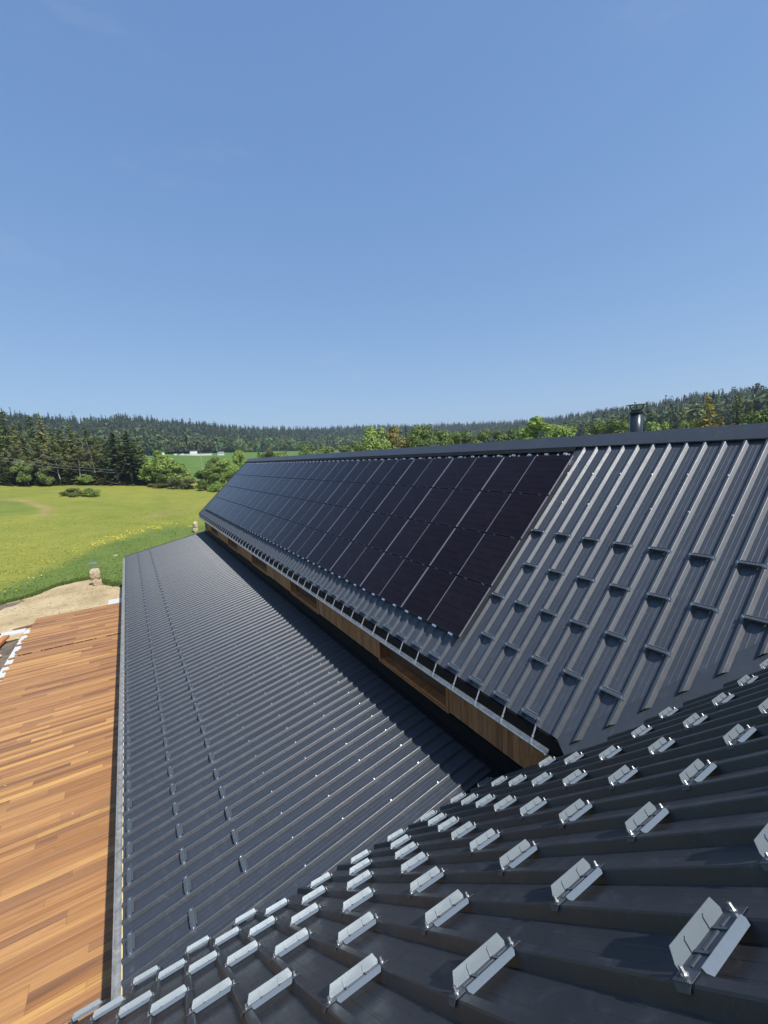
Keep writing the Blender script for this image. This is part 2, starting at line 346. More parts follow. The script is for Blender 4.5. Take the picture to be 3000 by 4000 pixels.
tint += (np.array([.135, .182, .042])-tint)*near_w[..., None]
pd = dist_line(gx, gy, PATH); inner = ((pd < 60) & (gx < PATH[4][0]+1.0) & (gy < np.interp(gx, [p[0] for p in PATH[:5]], [p[1] for p in PATH[:5]])) & (gy > 95))
tint += (np.array([.125, .185, .036])-tint)*(inner*.6)[..., None]
tint += (np.array([.34, .25, .10])-tint)*(.75*(1-smooth(.3, 1.7, pd)))[..., None]
tint += (np.array([.30, .23, .09])-tint)*(.55*(1-smooth(.5, 3.2, dist_line(gx, gy, DRY))))[..., None]
farw = smooth(180, 260, RR); tint += (np.array([.115, .185, .040])-tint)*farw[..., None]
hillw = (RR > .55*crest_r(np.degrees(AZ))); tint += (np.array([.035, .05, .016])-tint)*hillw[..., None]
nr, na = gx.shape; idx = np.arange(nr*na).reshape(nr, na)
fq = np.stack([idx[:-1, :-1], idx[:-1, 1:], idx[1:, 1:], idx[1:, :-1]], -1).reshape(-1, 4)[:, ::-1]
ground = obj('ground', npmesh('ground', np.stack([gx, gy, gz], -1).reshape(-1, 3), fq, MAT['ground'], tint.reshape(-1, 3), True)); tag(ground, 'green and yellowing meadow rolling up to the woods', 'meadow', kind='structure')

def sheet(name, outline, z, mat, jag=.25, label=None, cat=None):
    pts = []
    for (x0, y0), (x1, y1) in zip(outline, outline[1:]+outline[:1]):
        n = max(2, int(math.hypot(x1-x0, y1-y0)/.35))
        for i in range(n):
            t = i/n; pts.append((x0+(x1-x0)*t+random.gauss(0, jag*.5), y0+(y1-y0)*t+random.gauss(0, jag)))
    b = MB(); b.add([(x, y, z) for x, y in pts], [tuple(range(len(pts)))]); o = b.build(name, mat)
    import bmesh
    bm = bmesh.new(); bm.from_mesh(o.data); bmesh.ops.triangulate(bm, faces=bm.faces[:]); bm.normal_update()
    bm.faces.ensure_lookup_table()
    if bm.faces[0].normal.z < 0: bmesh.ops.reverse_faces(bm, faces=bm.faces[:])
    bm.to_mesh(o.data); bm.free(); o['kind'] = 'structure'
    if label: o['label'] = label; o['category'] = cat
    return o
sheet('sand_yard', [(-15.5, 30), (-15.5, 42.5), (-12.5, 43.8), (-10, 45.0), (-8.2, 46.0), (-6.9, 48.3), (-5.4, 49.0), (-4.1, 49.2), (-3.2, 47.2), (-2.6, 45.2), (-1.6, 44.0), (1, 43.4), (3.5, 44.5), (6.2, 45.5), (8.2, 44.5), (8, 8), (-15.5, 8)], ZGND, MAT['sand'], .22, 'bare sandy building-site ground beyond the wooden deck', 'yard')
sheet('soil_strip', [(-15.4, 38.5), (-15.4, 42.2), (-12.4, 43.4), (-10.2, 44.6), (-8.6, 45.2), (-8.2, 44.6), (-9.6, 43.2), (-11.2, 40.8), (-13, 38.8)], ZGND+.006, MAT['soil'], .2, 'dark turned soil along the grass edge at the left', 'soil')
sheet('soil_patch', [(-14.5, 18), (-14.5, 35.0), (-7.3, 35.2), (-6.7, 33), (-6.6, 26), (-6.4, 18)], ZGND+.006, MAT['soil'], .15, 'brown churned soil left of the deck', 'soil')

# ------------------------------------------------------------------ the building: roofs, walls, gutters
def smin_up(y): return max(0.0, 2.3986-(TB/sa)*(y-2.054)) if y < 3.9 else 0.0
def smax_ne(x):
    if x < 5.52: return 8.5-.17*max(x, 0)
    return (-H0-ZE-(x-XE)*TA)/TB/cb-.20
RH, RC, RBs = .055, .024, .059
def profile(rc, rbs):
    h = [(P/2, 0), (.137, 0), (.1335, .0016), (.1215, .0016), (.118, 0), (rbs, 0), (rc+.004, RH-.006), (rc-.003, RH)]
    return [(-u, n-RH) for u, n in h]+[(u, n-RH) for u, n in h[::-1]]
PROF_LOW, PROF_MAIN, PROF_WING = profile(RC, RBs), profile(.020, .066), profile(.024, .050)
def sheet_mesh(name, ribs, fmap, smin, smax, mat, nseg=1, lift=0.0, usign=1, PROF=None):
    PROF = PROF or PROF_LOW
    cols = []
    for rr in ribs: cols += [(rr+u, n+lift) for u, n in (PROF if rr == ribs[0] else PROF[1:])]
    vs = []; 
    for u, n in cols:
        s0, s1 = smin(u), smax(u)
        for i in range(nseg+1): vs.append(fmap(s0+(s1-s0)*i/nseg, u, n))
    fs = []; w = nseg+1
    for i in range(len(cols)-1):
        for j in range(nseg):
            q = (i*w+j, (i+1)*w+j, (i+1)*w+j+1, i*w+j+1); fs.append(q if usign > 0 else q[::-1])
    m = bpy.data.meshes.new(name); m.from_pydata(vs, [], fs); m.materials.append(mat); m.update(); return m

barn = empty('timber_building', loc=(10.4, 20, ZGND)); tag(barn, 'long timber building with anthracite metal roofs and a lower veranda roof', 'building')
# main (solar) roof: black underlay slab as the part, metal sheets as its pieces
def roof_slab(name, quads, mat, parent, th=(0, 0, -.12)):
    b = MB()
    for q in quads: b.prism(q, th)
    return b.build(name, mat, parent)
LT = LR+.40
main_roof = roof_slab('main_roof', [[up(.03, 3.95, -.068), up(.03, YFAR-.02, -.068), up(LT-.06, YFAR-.02, -.068), up(LT-.06, 3.95, -.068)],
                                   [up(2.4-.4, 2.35, -.069), up(.03, 3.95, -.069), up(LT-.06, 3.95, -.069), up(LT-.06, -4, -.069), up(6.2, -1.3, -.069)][::-1]], MAT['black'], barn)
YR = [Y0+P*k for k in range(-30, 110)]
k0 = 0
far_ribs = [y for y in YR if y < YFAR-P*.6]
std = None; groups3 = []
ribs_desc = sorted(far_ribs, reverse=True); groups3 = [ribs_desc[i:i+3] for i in range(0, len(ribs_desc), 3)]
fup = lambda s, u, n: up(s, u, n)
for gi, gr in enumerate(groups3):
    gr = sorted(gr); lift = .0012*(gi % 2)
    if min(gr) > 4.3 and len(gr) == 3:
        if std is None:
            std = sheet_mesh('roof_sheet', [0, P, 2*P], fup, lambda u: 0, lambda u: LR+.12, MAT['roof'], PROF=PROF_MAIN)
        o = obj('roof_sheet', std, main_roof); o.matrix_basis = Matrix.Translation((-sa*lift, gr[0], ca*lift))
    elif max(gr) > -3.4:
        obj('roof_sheet', sheet_mesh('roof_sheet', gr, fup, smin_up, lambda u: LR+.12, MAT['roof'], 1, lift, PROF=PROF_MAIN), main_roof)
# back slope (unseen side, closes the building)
b = MB(); xr, zr = up(LT, 0)[0], up(LT, 0)[2]
b.prism([(xr, -4, zr-.05), (xr, YFAR, zr-.05), (xr+5.2, YFAR, zr-.05-5.2*TA), (xr+5.2, -4, zr-.05-5.2*TA)], (0, 0, -.1)); b.build('back_roof', MAT['roof'], barn)
# ridge cap: folded flashing lengths
cap_len = 2.95
ycap = YFAR+.05; i = 0
while ycap > -3.5:
    y1 = ycap-cap_len; lf = .0015*(i % 2); b = MB()
    prof = [up(LR-.0, 0, .004+lf), up(LR+.01, 0, .016+lf), up(LT, 0, .03+lf)]
    back = [(2*prof[2][0]-p[0], 0, p[2]) for p in prof[:2]][::-1]
    pr = prof+back; n = len(pr)
    b.add([(p[0], y, p[2]) for y in (ycap, y1-.06) for p in pr], [(j, j+1, n+j+1, n+j) for j in range(n-1)])
    b.add([(p[0], y, p[2]-.004) for y in (ycap, y1-.06) for p in pr], [(n+j, n+j+1, j+1, j) for j in range(n-1)])
    b.build('ridge_cap', MAT['flash'], main_roof); ycap = y1; i += 1
b = MB(); b.prism([up(6.40, 6.95, -.03), up(6.60, 6.95, -.03), up(6.60, 6.95, .012), up(6.40, 6.95, .03)], (0, YFAR-7.05, 0)); b.build('ridge_closure', MAT['black'], main_roof)
# verge trim at the far gable
b = MB(); b.prism([up(-.02, YFAR, .012), up(LT, YFAR, .012), up(LT, YFAR, -.2), up(-.02, YFAR, -.2)], (0, .025, 0)); b.build('verge_trim', MAT['flash'], main_roof)
# screws in two rows on the bare part of the main roof
def screw(b, M, p):
    m = at(M, p)
    for (sx, sy, z0, z1) in ((.020, .017, 0, .006), (.008, .008, .006, .020)):
        vs = [m @ Vector((x*sx, y*sy, z)) for z in (z0, z1) for x, y in ((-1, -1), (1, -1), (1, 1), (-1, 1))]
        b.add(vs, [(0,3,2,1),(4,5,6,7),(0,1,5,4),(1,2,6,5),(2,3,7,6),(3,0,4,7)])
b = MB()
for i, s in ((5, .115+.925*5), (6, .115+.925*6)):
    for k in range(-1, 22):
        if (k+i) % 2 == 0 and smin_up(Y0-k*P) < s-.15: screw(b, M_UP, up(s, Y0-k*P, 0))
b.build('roof_screws', MAT['bolt'], main_roof, kind='stuff')

# valley flashing between main roof and wing roof
def valley_pt(x, off=0): y = (-H0-ZE-(x-XE)*TA)/TB; return Vector((x, y, -H0-y*TB))
nu, nn = Vector((-sa, 0, ca)), Vector((0, sb, cb))
ks = 0.056/(1+nu.dot(nn)); vv = [valley_pt(x)-(nu+nn)*ks for x in (5.25, 9.9)]
du = (vv[1]-vv[0]).normalized(); su = du.cross(nu).normalized(); sn = nn.cross(du).normalized()
if su.dot(Vector((0, 1, 0))) < 0: su = -su
if sn.dot(Vector((-1, -1, 0))) < 0: sn = -sn
val = MB()
for j in range(2):
    t0, t1 = (0, .52) if j == 0 else (.522, 1)
    p0, p1 = vv[0].lerp(vv[1], t0), vv[0].lerp(vv[1], t1); lf = Vector((0, 0, .003*j))
    for (w, nrm) in ((su*.34, nu), (sn*.42, nn)):
        a_, b_ = p0+nrm*.003+lf, p1+nrm*.003+lf
        val.prism([a_, b_, b_+w, a_+w], nrm*.0015)
    if j == 0: o1 = val.build('valley_flashing', MAT['flash'], main_roof); val = MB()
val.build('valley_flashing', MAT['flash'], main_roof)

# eave: black fascia, gutter with straps
ZB, XB = -4.92, 5.25
b = MB(); b.box((5.385, 3.62, -5.02), (5.43, YFAR-.05, -4.688)); b.build('eave_board', MAT['black'], barn)
b = MB(); b.box((5.43, 3.5, -5.02), (5.80, YFAR-.06, -4.995)); b.build('soffit', MAT['black'], barn)
def gutter(name, xb, zb, rad, ya, yb, parent, n=10):
    b = MB(); xc = xb+rad; th = .004; ring = []
    for k in range(n+1):
        t = math.pi+math.pi*k/n; ring.append((xc+rad*math.cos(t), zb+rad*math.sin(t)*1.05))
    inner = [(xc+(x-xc)*(1-th/rad*1.5), zb+(z-zb)*(1-th/rad*1.5)) for x, z in ring][::-1]
    sec = ring+inner; m = len(sec)
    b.add([(x, y, z) for y in (ya, yb) for x, z in sec], [(j, (j+1) % m, m+(j+1) % m, m+j) for j in range(m)]+[tuple(range(m)), tuple(range(m, 2*m))[::-1]])
    b.tube([(xb, ya, zb), (xb, yb, zb)], .010, 8)
    o = b.build(name, MAT['zinc'], parent, smooth=False); return o
gut = gutter('gutter', XB, ZB, .068, 4.13, YFAR-.1, barn)
b = MB(); p0 = Vector((XE+.02, 0, ZE+.008)); p1 = Vector((XB-.004, 0, ZB+.012)); dn = (p1-p0)
b.tube([p0+dn*.0, p0+dn*.28, p0+dn*.6], [.014, .015, .012], 6); b.tube([p0+dn*.58, p0+dn*.66], [.020, .020], 6)
b.tube([p0+dn*.64, p0+dn*.8, p0+dn*1.0], [.009, .016, .013], 6)
strap = b.mesh('gutter_strap', MAT['strap'])
for k in range(-110, 8):
    y = Y0-P*k
    if k % 2 == 1 and 3.95 < y < YFAR-.2:
        obj('gutter_strap', strap, gut).matrix_basis = Matrix.Translation((0, y, 0))
# debris in the gutter
# timber band under the eave
XW = 5.75
wall = MB(); wall.box((XW+.30, 3.0, ZGND), (XW+.55, YFAR-.3, -4.98)); wall = wall.build('main_wall', MAT['dark_timber'], barn)
REC = [(7.14, 10.30), (14.92, 18.15), (21.80, 25.05), (28.62, 31.90), (35.70, 38.95)]
def in_rec(y): return any(a-.02 < y < c_+.02 for a, c_ in REC)
bw = .138; bm_ = MB(); bm_.box((0, 0, 0), (.024, bw-.005, 1.0)); board_m = bm_.mesh('cladding_board', MAT['cladding'])
spans = [(4.25, 7.14)]+[(REC[i][1], REC[i+1][0]) for i in range(4)]+[(38.95, 40.7)]
for (ya, yb) in spans:
    n = max(1, round((yb-ya)/bw)); w = (yb-ya)/n
    for i in range(n):
        y = ya+i*w; zb = -6.01
        if y < 5.4: zb = max(zb, -H0-(y-.12)*TB-.35)
        o = obj('cladding_board', board_m, wall); o.matrix_basis = Matrix.Translation((XW+random.uniform(-.002, .002), y, zb+.02)) @ Matrix.Diagonal((1, w/bw, -5.0-zb-.02, 1))
for (ya, yb) in REC:
    w_ = MB(); w_.box((XW+.02, ya, -6.0), (XW+.26, ya+.05, -5.0)); w_.box((XW+.02, yb-.05, -6.0), (XW+.26, yb, -5.0)); w_.box((XW+.02, ya+.05, -5.985), (XW+.26, yb-.05, -5.93)); w_.box((XW+.02, ya+.05, -5.10), (XW+.26, yb-.05, -5.04))
    fr = w_.build('recess_frame', MAT['timber'], wall)
    w_ = MB(); w_.box((XW-.012, ya-.012, -6.0), (XW+.02, ya+.075, -5.0)); w_.build('frame_post', MAT['timber'], wall); w_ = MB(); w_.box((XW-.012, yb-.075, -6.0), (XW+.02, yb+.012, -5.0)); w_.build('frame_post', MAT['timber'], wall)
    w_ = MB(); w_.box((XW-.016, ya-.01, -6.035), (XW+.27, yb+.01, -5.985)); w_.build('sill', MAT['cladding'], wall)
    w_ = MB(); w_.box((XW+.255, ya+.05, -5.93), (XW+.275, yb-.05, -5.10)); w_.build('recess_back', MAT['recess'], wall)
b = MB(); b.box((XW-.004, 3.4, -6.9), (XW+.20, 40.75, -6.04)); b.build('wall_upstand', MAT['black'], barn)
b = MB(); b.box((XW-.004, 40.76, -6.9), (XW+.3, YFAR-.4, -5.0)); b.build('wall_end', MAT['dark_timber'], barn)
b = MB()   # flashing strip dressed down onto the veranda roof
fp = [lo((XW-XG)/cg-.02, 0, .012), lo((XW-XG)/cg-.17, 0, .012), lo((XW-XG)/cg-.18, 0, -.012)]
fp = [(XW-.006, 0, -6.18)]+fp; n = len(fp)
b.add([(p[0], y, p[2]) for y in (4.6, YFAR-.3) for p in fp], [(n+j, n+j+1, j+1, j) for j in range(n-1)]); b.build('apron_flashing', MAT['black'], barn)
b = MB(); b.prism([(5.28, 3.98, -5.05), (5.50, 3.40, -4.70), (5.62, 3.2, -4.9), (5.50, 4.2, -5.3)], (.03, .0, -.04)); b.build('corner_flashing', MAT['black'], barn)

# veranda roof
DW = (XW-XG)/cg+.02; DE = (-.935-XG)/cg
yr0 = 10.0044+P/2
low_roof = MB(); low_roof.prism([lo(DE+.05, 5.4, -.068), lo(DW, 5.0, -.068), lo(DW, YFAR-.1, -.068), lo(DE+.05, YFAR-.1, -.068)], (0, 0, -.1)); low_roof = low_roof.build('veranda_roof', MAT['black'], barn)
flo = lambda s, u, n: lo(s, u, n)
std_lo = sheet_mesh('roof_sheet', [0, P, 2*P], flo, lambda u: DE, lambda u: DW-.02, MAT['roof_low'])
ribs = [yr0+P*k for k in range(-13, 98)]; ribs = [y for y in ribs if y < YFAR-P*.4]
gs = [ribs[i:i+3] for i in range(0, len(ribs), 3)]
for gi, gr in enumerate(gs):
    if len(gr) == 3:
        o = obj('roof_sheet', std_lo, low_roof); o.matrix_basis = Matrix.Translation((0, gr[0], .0016*(gi % 2)))
    else: obj('roof_sheet', sheet_mesh('roof_sheet', gr, flo, lambda u: DE, lambda u: DW-.02, MAT['roof_low']), low_roof)
# overlap lips, one per sheet, on the rib where two sheets lap
lip = MB(); lip.prism([lo(DE, RC-.002, .0028), lo(DW-.02, RC-.002, .0028), lo(DW-.02, RBs+.012, -RH+.006), lo(DE, RBs+.012, -RH+.006)], (0, 0, .0012)); lipm = lip.mesh('lap_edge', MAT['flash'])
for gi, gr in enumerate(gs): obj('lap_edge', lipm, low_roof).matrix_basis = Matrix.Translation((0, gr[-1], 0))
b = MB(); b.prism([lo(DE-.02, 0, .01), lo(DW, 0, .01), lo(DW, 0, -.16), lo(DE-.02, 0, -.16)], (0, .02, 0)); o = b.build('verge_trim', MAT['flash'], low_roof); o.matrix_basis = Matrix.Translation((0, YFAR-P*.4+.12, 0))
b = MB()
for mrow in range(3, 7):
    d = .925*mrow
    for k in range(-100, 14):
        if (k+mrow) % 2 == 0: continue
        y = yr0-P*(k+1)
        if y < 5.75+.15*(6-mrow)+.3 or y > YFAR-.5: continue
        screw(b, M_LO, lo(d, y, 0))
b.build('roof_screws', MAT['bolt'], low_roof, kind='stuff')
gut2 = gutter('gutter', -1.068, -7.765, .062, 6.6, YFAR-.25, barn)
b = MB(); b.prism([(-.948, 0, -7.74), (-.93, 0, -7.74), (-.93, 0, -7.93), (-.948, 0, -7.93)], (0, YFAR-7, 0)); o = b.build('eave_board', MAT['pale_timber'], barn); o.matrix_basis = Matrix.Translation((0, 6.6, 0))
b = MB(); q0 = Vector((-1.072, 0, -7.758)); q1 = Vector((-.945, 0, -7.745))
b.tube([q0, q0.lerp(q1, .5)+Vector((0, .05, -.012)), q1+Vector((0, .10, 0))], [.010, .007, .010], 6); strap2 = b.mesh('gutter_strap', MAT['silver'])
for k in range(-98, 11):
    y = yr0-P*k
    if k % 2 == 0 and 6.75 < y < YFAR-.4: obj('gutter_strap', strap2, gut2).matrix_basis = Matrix.Translation((0, y, 0))
for y in np.arange(9, 42, 4.0):
    b = MB(); b.box((-.72, y-.07, ZGND+.05), (-.58, y+.07, -7.87)); b.build('veranda_post', MAT['timber'], barn)
# wing roof under the camera
wing_roof = MB(); wing_roof.prism([ne(-2.6, -1.6, -.068), ne(9.2, -1.6, -.068), ne(9.0, .0, -.068), ne(5.52, 4.55, -.068), ne(5.5, 7.45, -.068), ne(0, 8.40, -.068), ne(-2.6, 8.40, -.068)], tuple(-.1*c for c in (0, sb, cb)))
wing_roof = wing_roof.build('wing_roof', MAT['black'], barn)
fne = lambda s, u, n: ne(u, s, n)
ribs = [X0+P*k for k in range(-11, 25)]; gs = [ribs[i:i+3] for i in range(0, len(ribs), 3)]
for gi, gr in enumerate(gs):
    obj('roof_sheet', sheet_mesh('roof_sheet', gr, fne, lambda u: -1.68, smax_ne, MAT['roof_near'], 1, .0012*(gi % 2), -1, PROF_WING), wing_roof)
b = MB(); yR, zR = ne(0, -1.68)[1:]; b.prism([(-2.6, yR, zR-.03), (9.3, yR, zR-.03), (9.3, yR-5, zR-.03-5*TB), (-2.6, yR-5, zR-.03-5*TB)], (0, 0, -.12)); b.build('back_roof', MAT['roof_near'], barn)
b = MB(); b.box((-2.3, -6.0, ZGND), (5.7, 5.6, -7.9)); b.build('wing_wall', MAT['cladding'], barn)

# ------------------------------------------------------------------ snow guards
def prism_n(b, poly, t): 
    a = [Vector(p) for p in poly]; n = (a[1]-a[0]).cross(a[2]-a[0]).normalized(); b.prism([p-n*t*.5 for p in a], n*t)
gp = MB(); bp = MB(); T = .002
prism_n(bp, [(-.195, -.038, .0045), (.195, -.038, .0045), (.195, .033, .0045), (-.195, .033, .0045)], T)                 # base on the ribs
prism_n(gp, [(-.150, .034, .004), (.150, .034, .004), (.154, .034, .020), (.136, .034, .058), (-.136, .034, .058), (-.154, .034, .020)], T)   # upright flange
prism_n(gp, [(-.140, -.038, .005), (.140, -.038, .005), (.136, -.046, .013), (-.136, -.046, .013)], T)
prism_n(gp, [(-.136, -.046, .013), (.136, -.046, .013), (.138, -.055, .002), (.126, -.065, -.011), (-.126, -.065, -.011), (-.138, -.055, .002)], T)  # apron flange
for sx in (-1, 1):
    prism_n(bp, [(sx*.195, -.036, .0035), (sx*.195, .030, .0035), (sx*.208, .020, -.014), (sx*.208, -.024, -.014)], T)
for x in (-.062, .062):                                                                                              # pressed beads
    gp.prism([(x-.008, .0332, .006), (x+.008, .0332, .006), (x+.008, .0332, .040), (x, .0332, .047), (x-.008, .0332, .040)], (0, -.006, 0))
    bp.prism([(x-.006, -.036, .0055), (x+.006, -.036, .0055), (x+.006, .026, .0055), (x-.006, .026, .0055)], (0, 0, .005))
for x0, x1 in ((-.13, -.075), (-.05, .05), (.075, .13)):
    bp.prism([(x0, -.006, .0055), (x1, -.006, .0055), (x1, .003, .0055), (x0, .003, .0055)], (0, 0, .004))
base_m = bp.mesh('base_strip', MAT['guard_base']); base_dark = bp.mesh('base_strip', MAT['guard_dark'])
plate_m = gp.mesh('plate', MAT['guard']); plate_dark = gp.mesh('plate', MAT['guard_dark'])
bt = MB(); bt.tube([(0, 0, .0056), (0, 0, .009)], .013, 12); bt.tube([(0, 0, .009), (0, 0, .029)], .0075, 6); bolt_m = bt.mesh('bolt', MAT['bolt'])
def make_guard(m, label, group, detailed=True):
    o = bpy.data.objects.new('snow_guard', None); COL.objects.link(o); o.matrix_basis = m; o.empty_display_size = .1
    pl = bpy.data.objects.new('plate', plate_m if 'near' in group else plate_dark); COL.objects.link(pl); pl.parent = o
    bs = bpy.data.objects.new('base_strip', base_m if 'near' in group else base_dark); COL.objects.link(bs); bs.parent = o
    if detailed:
        for sx in (-1, 1):
            q = bpy.data.objects.new('bolt', bolt_m); COL.objects.link(q); q.parent = o; q.location = (sx*P/2, 0, 0)
    return tag(o, label, 'snow guard', group)
jit = lambda: Matrix.Rotation(random.gauss(0, .010), 4, 'Z') @ Matrix.Translation((random.gauss(0, .003), random.gauss(0, .004), 0))
ROWN = ['nearest the camera', 'second from the camera', 'third from the camera', 'fourth from the camera', 'fifth from the camera', 'sixth from the camera', 'third-lowest', 'second-lowest', 'lowest']
for r in range(9):
    s = .672+.955*r; js = []
    for k in range(-9, 24):
        if (k+r) % 2: continue
        xc = X0+P*(k+.5)
        lim = min(smax_ne(xc-.17), smax_ne(xc+.17))
        if s > lim-.02: continue
        if xc < -1.6 and r < 7: continue
        if xc > 7.6: continue
        js.append(xc)
    for i, xc in enumerate(js):
        make_guard(at(M_NE, ne(xc, s)) @ jit(), f'pale snow guard on the near roof, {ROWN[r]} row, {nth(i)} from left', 'snow guards on the near roof')
URN = ['lowest', 'second', 'third', 'fourth', 'top']
for r in range(5):
    s = .115+.925*r; ys = []
    for k in range(-108, 26):
        if (k+r) % 2: continue
        yc = Y0-P*(k+.5)
        if r > 0 and yc > 6.62: continue
        if yc > YFAR-.3 or smin_up(yc-.2) > s-.06 or yc < 1.0: continue
        ys.append(yc)
    for i, yc in enumerate(sorted(ys)):
        lab = f'grey snow guard along the eave below the solar panels, {nth(i)} from the near end' if r == 0 else f'grey snow guard right of the panels, {URN[r]} row up, {nth(len(ys)-1-i)} from panels'
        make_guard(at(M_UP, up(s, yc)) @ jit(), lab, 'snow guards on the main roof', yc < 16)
for c_, (d, yb, nm) in enumerate(((0, 10.0044, 'gutter-side'), (.9244, 10.3465, 'middle'), (1.8636, 10.0044, 'inner'))):
    ys = [yb+2*P*j for j in range(-8, 50)]; ys = [y for y in ys if 6.95-.17*d < y-.2 and y < YFAR-.35]
    for i, y in enumerate(ys):
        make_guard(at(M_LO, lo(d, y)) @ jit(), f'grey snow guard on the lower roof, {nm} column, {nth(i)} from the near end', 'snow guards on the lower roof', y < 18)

# ------------------------------------------------------------------ solar array
PWD, PHT, NP_ = 1.134, 1.341, .12
gm = MB(); gm.box((-PWD/2+.011, -PHT/2+.011, -.006), (PWD/2-.011, PHT/2-.011, -.0012)); glass_m = gm.mesh('glass', MAT['glass'])
fm = MB(); a0, a1 = PWD/2, PHT/2
fm.box((-a0, -a1, -.035), (a0, -a1+.011, 0)); frame_m = fm.mesh('end_frame', MAT['frame']); fm = MB(); fm.box((-a0, a1-.011, -.035), (a0, a1, 0)); frame2_m = fm.mesh('end_frame', MAT['frame'])
cm = MB(); cm.box((-.026, -.012, -.03), (.026, .034, .006)); cm.tube([(0, .004, .005), (0, .004, .011)], .006, 6); clamp_m = cm.mesh('clamp', MAT['silver'])
mc = MB(); mc.tube([(0, 0, -.01), (0, 0, .006)], .009, 6); mid_m = mc.mesh('mid_clamp', MAT['silver'])
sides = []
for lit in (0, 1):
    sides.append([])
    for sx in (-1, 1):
        sm = MB(); x0_, x1_ = sorted((sx*a0, sx*(a0-.011))); sm.box((x0_, -a1+.011, -.035), (x1_, a1-.011, 0)); sides[lit].append(sm.mesh('side_frame', MAT['edge'] if (sx < 0 or lit) else MAT['frame']))  # sunlit seam lines put into the bar colour, doubled on alternate columns
RN = ['top', 'second', 'third', 'bottom']
ncol = 30; yedge = 6.775; s_top = 6.20; prow = 1.375
for c_ in range(ncol):
    yc = yedge+PWD/2; yedge += PWD+(.034 if c_ % 2 else .014)
    for r in range(4):
        sc = s_top-prow*(r+.5)+(prow-PHT)/2*0
        o = bpy.data.objects.new('solar_panel', None); COL.objects.link(o); o.matrix_basis = at(M_UP, up(sc, yc, NP_)); o.empty_display_size = .3
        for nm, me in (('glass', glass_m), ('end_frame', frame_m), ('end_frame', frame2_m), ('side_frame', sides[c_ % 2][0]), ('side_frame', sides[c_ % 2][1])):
            q = bpy.data.objects.new(nm, me); COL.objects.link(q); q.parent = o
        if r == 3:
            for x in (-.29, .29):
                for dx in (-.036, .036):
                    q = bpy.data.objects.new('clamp', clamp_m); COL.objects.link(q); q.parent = o; q.location = (x+dx, PHT/2+.014, 0)
        elif c_ < 16:
            for x in (-.29, .29):
                q = bpy.data.objects.new('mid_clamp', mid_m); COL.objects.link(q); q.parent = o; q.location = (x, PHT/2+.012, 0)
        tag(o, f'black solar panel in the {RN[r]} row, {nth(c_)} from the near right end', 'solar panel', 'solar panels on the main roof')
    for x in (-.29, .29):
        y = yc+x; b = MB(); b.prism([up(.665, y-.02, .045), up(.665, y+.02, .045), up(.665, y+.02, NP_-.037), up(.665, y-.02, NP_-.037)], Vector(up(6.30, 0))-Vector(up(.665, 0))); b.build('mounting_rail', MAT['silver'], main_roof)
        b = MB(); c0 = up(6.23, y, .10); b.tube([c0, Vector(c0)+Vector((-sa*.03, 0, ca*.03))], .036, 8); b.build('rail_end', MAT['silver'], main_roof)

# ------------------------------------------------------------------ flues behind the ridge
def flue(name, x, y, ztop, rad, label, cap_r):
    zb = zr-.05-(x-xr)*TA-.15; e = empty(name, loc=(x, y, zb)); tag(e, label, 'chimney')
    b = MB(); b.tube([(x, y, zb), (x, y, ztop)], rad, 24); b.build('pipe', MAT['flue'], e, True)
    b = MB(); b.tube([(x, y, ztop-.015), (x, y, ztop+.02)], rad+.02, 24); b.tube([(x, y, ztop+.02), (x, y, ztop+.07)], rad*.88, 24); b.build('collar', MAT['flue'], e)
    for t in range(3):
        an = t*2.094+.5; b = MB(); b.tube([(x+rad*.75*math.cos(an), y+rad*.75*math.sin(an), ztop+.05), (x+cap_r*.8*math.cos(an), y+cap_r*.8*math.sin(an), ztop+.185)], .012, 6); b.build('strut', MAT['flue'], e)
    b = MB(); b.tube([(x, y, ztop+.18), (x, y, ztop+.19), (x, y, ztop+.205)], [cap_r, cap_r, .03], 28); b.build('cap', MAT['flue'], e)
    b = MB(); b.tube([(x, y, zb), (x, y, zb+.3), (x, y, zb+.36)], [rad+.14, rad+.1, rad+.01], 20); b.build('collar_flashing', MAT['flash'], e)
flue('chimney', 11.0, 5.9, .695, .145, 'dark round metal chimney with flat rain cap behind the ridge', .235)
e = empty('roof_vent', loc=(11.05, 14.9, -.6)); tag(e, 'low dark roof vent with flat cover peeking over the ridge behind panels', 'vent')
b = MB(); b.box((10.9, 14.7, -.7), (11.2, 15.1, .19)); b.build('shaft', MAT['flue'], e)
b = MB(); b.prism([(10.8, 14.2, .245), (11.3, 14.2, .245), (11.3, 15.05, .26), (10.8, 15.05, .26)], (0, 0, .045)); b.build('cover', MAT['flash'], e)
b = MB(); b.prism([(10.85, 15.06, .21), (11.25, 15.06, .21), (11.25, 15.7, .225), (10.85, 15.7, .225)], (0, 0, .02)); b.build('side_cover', MAT['flue'], e)

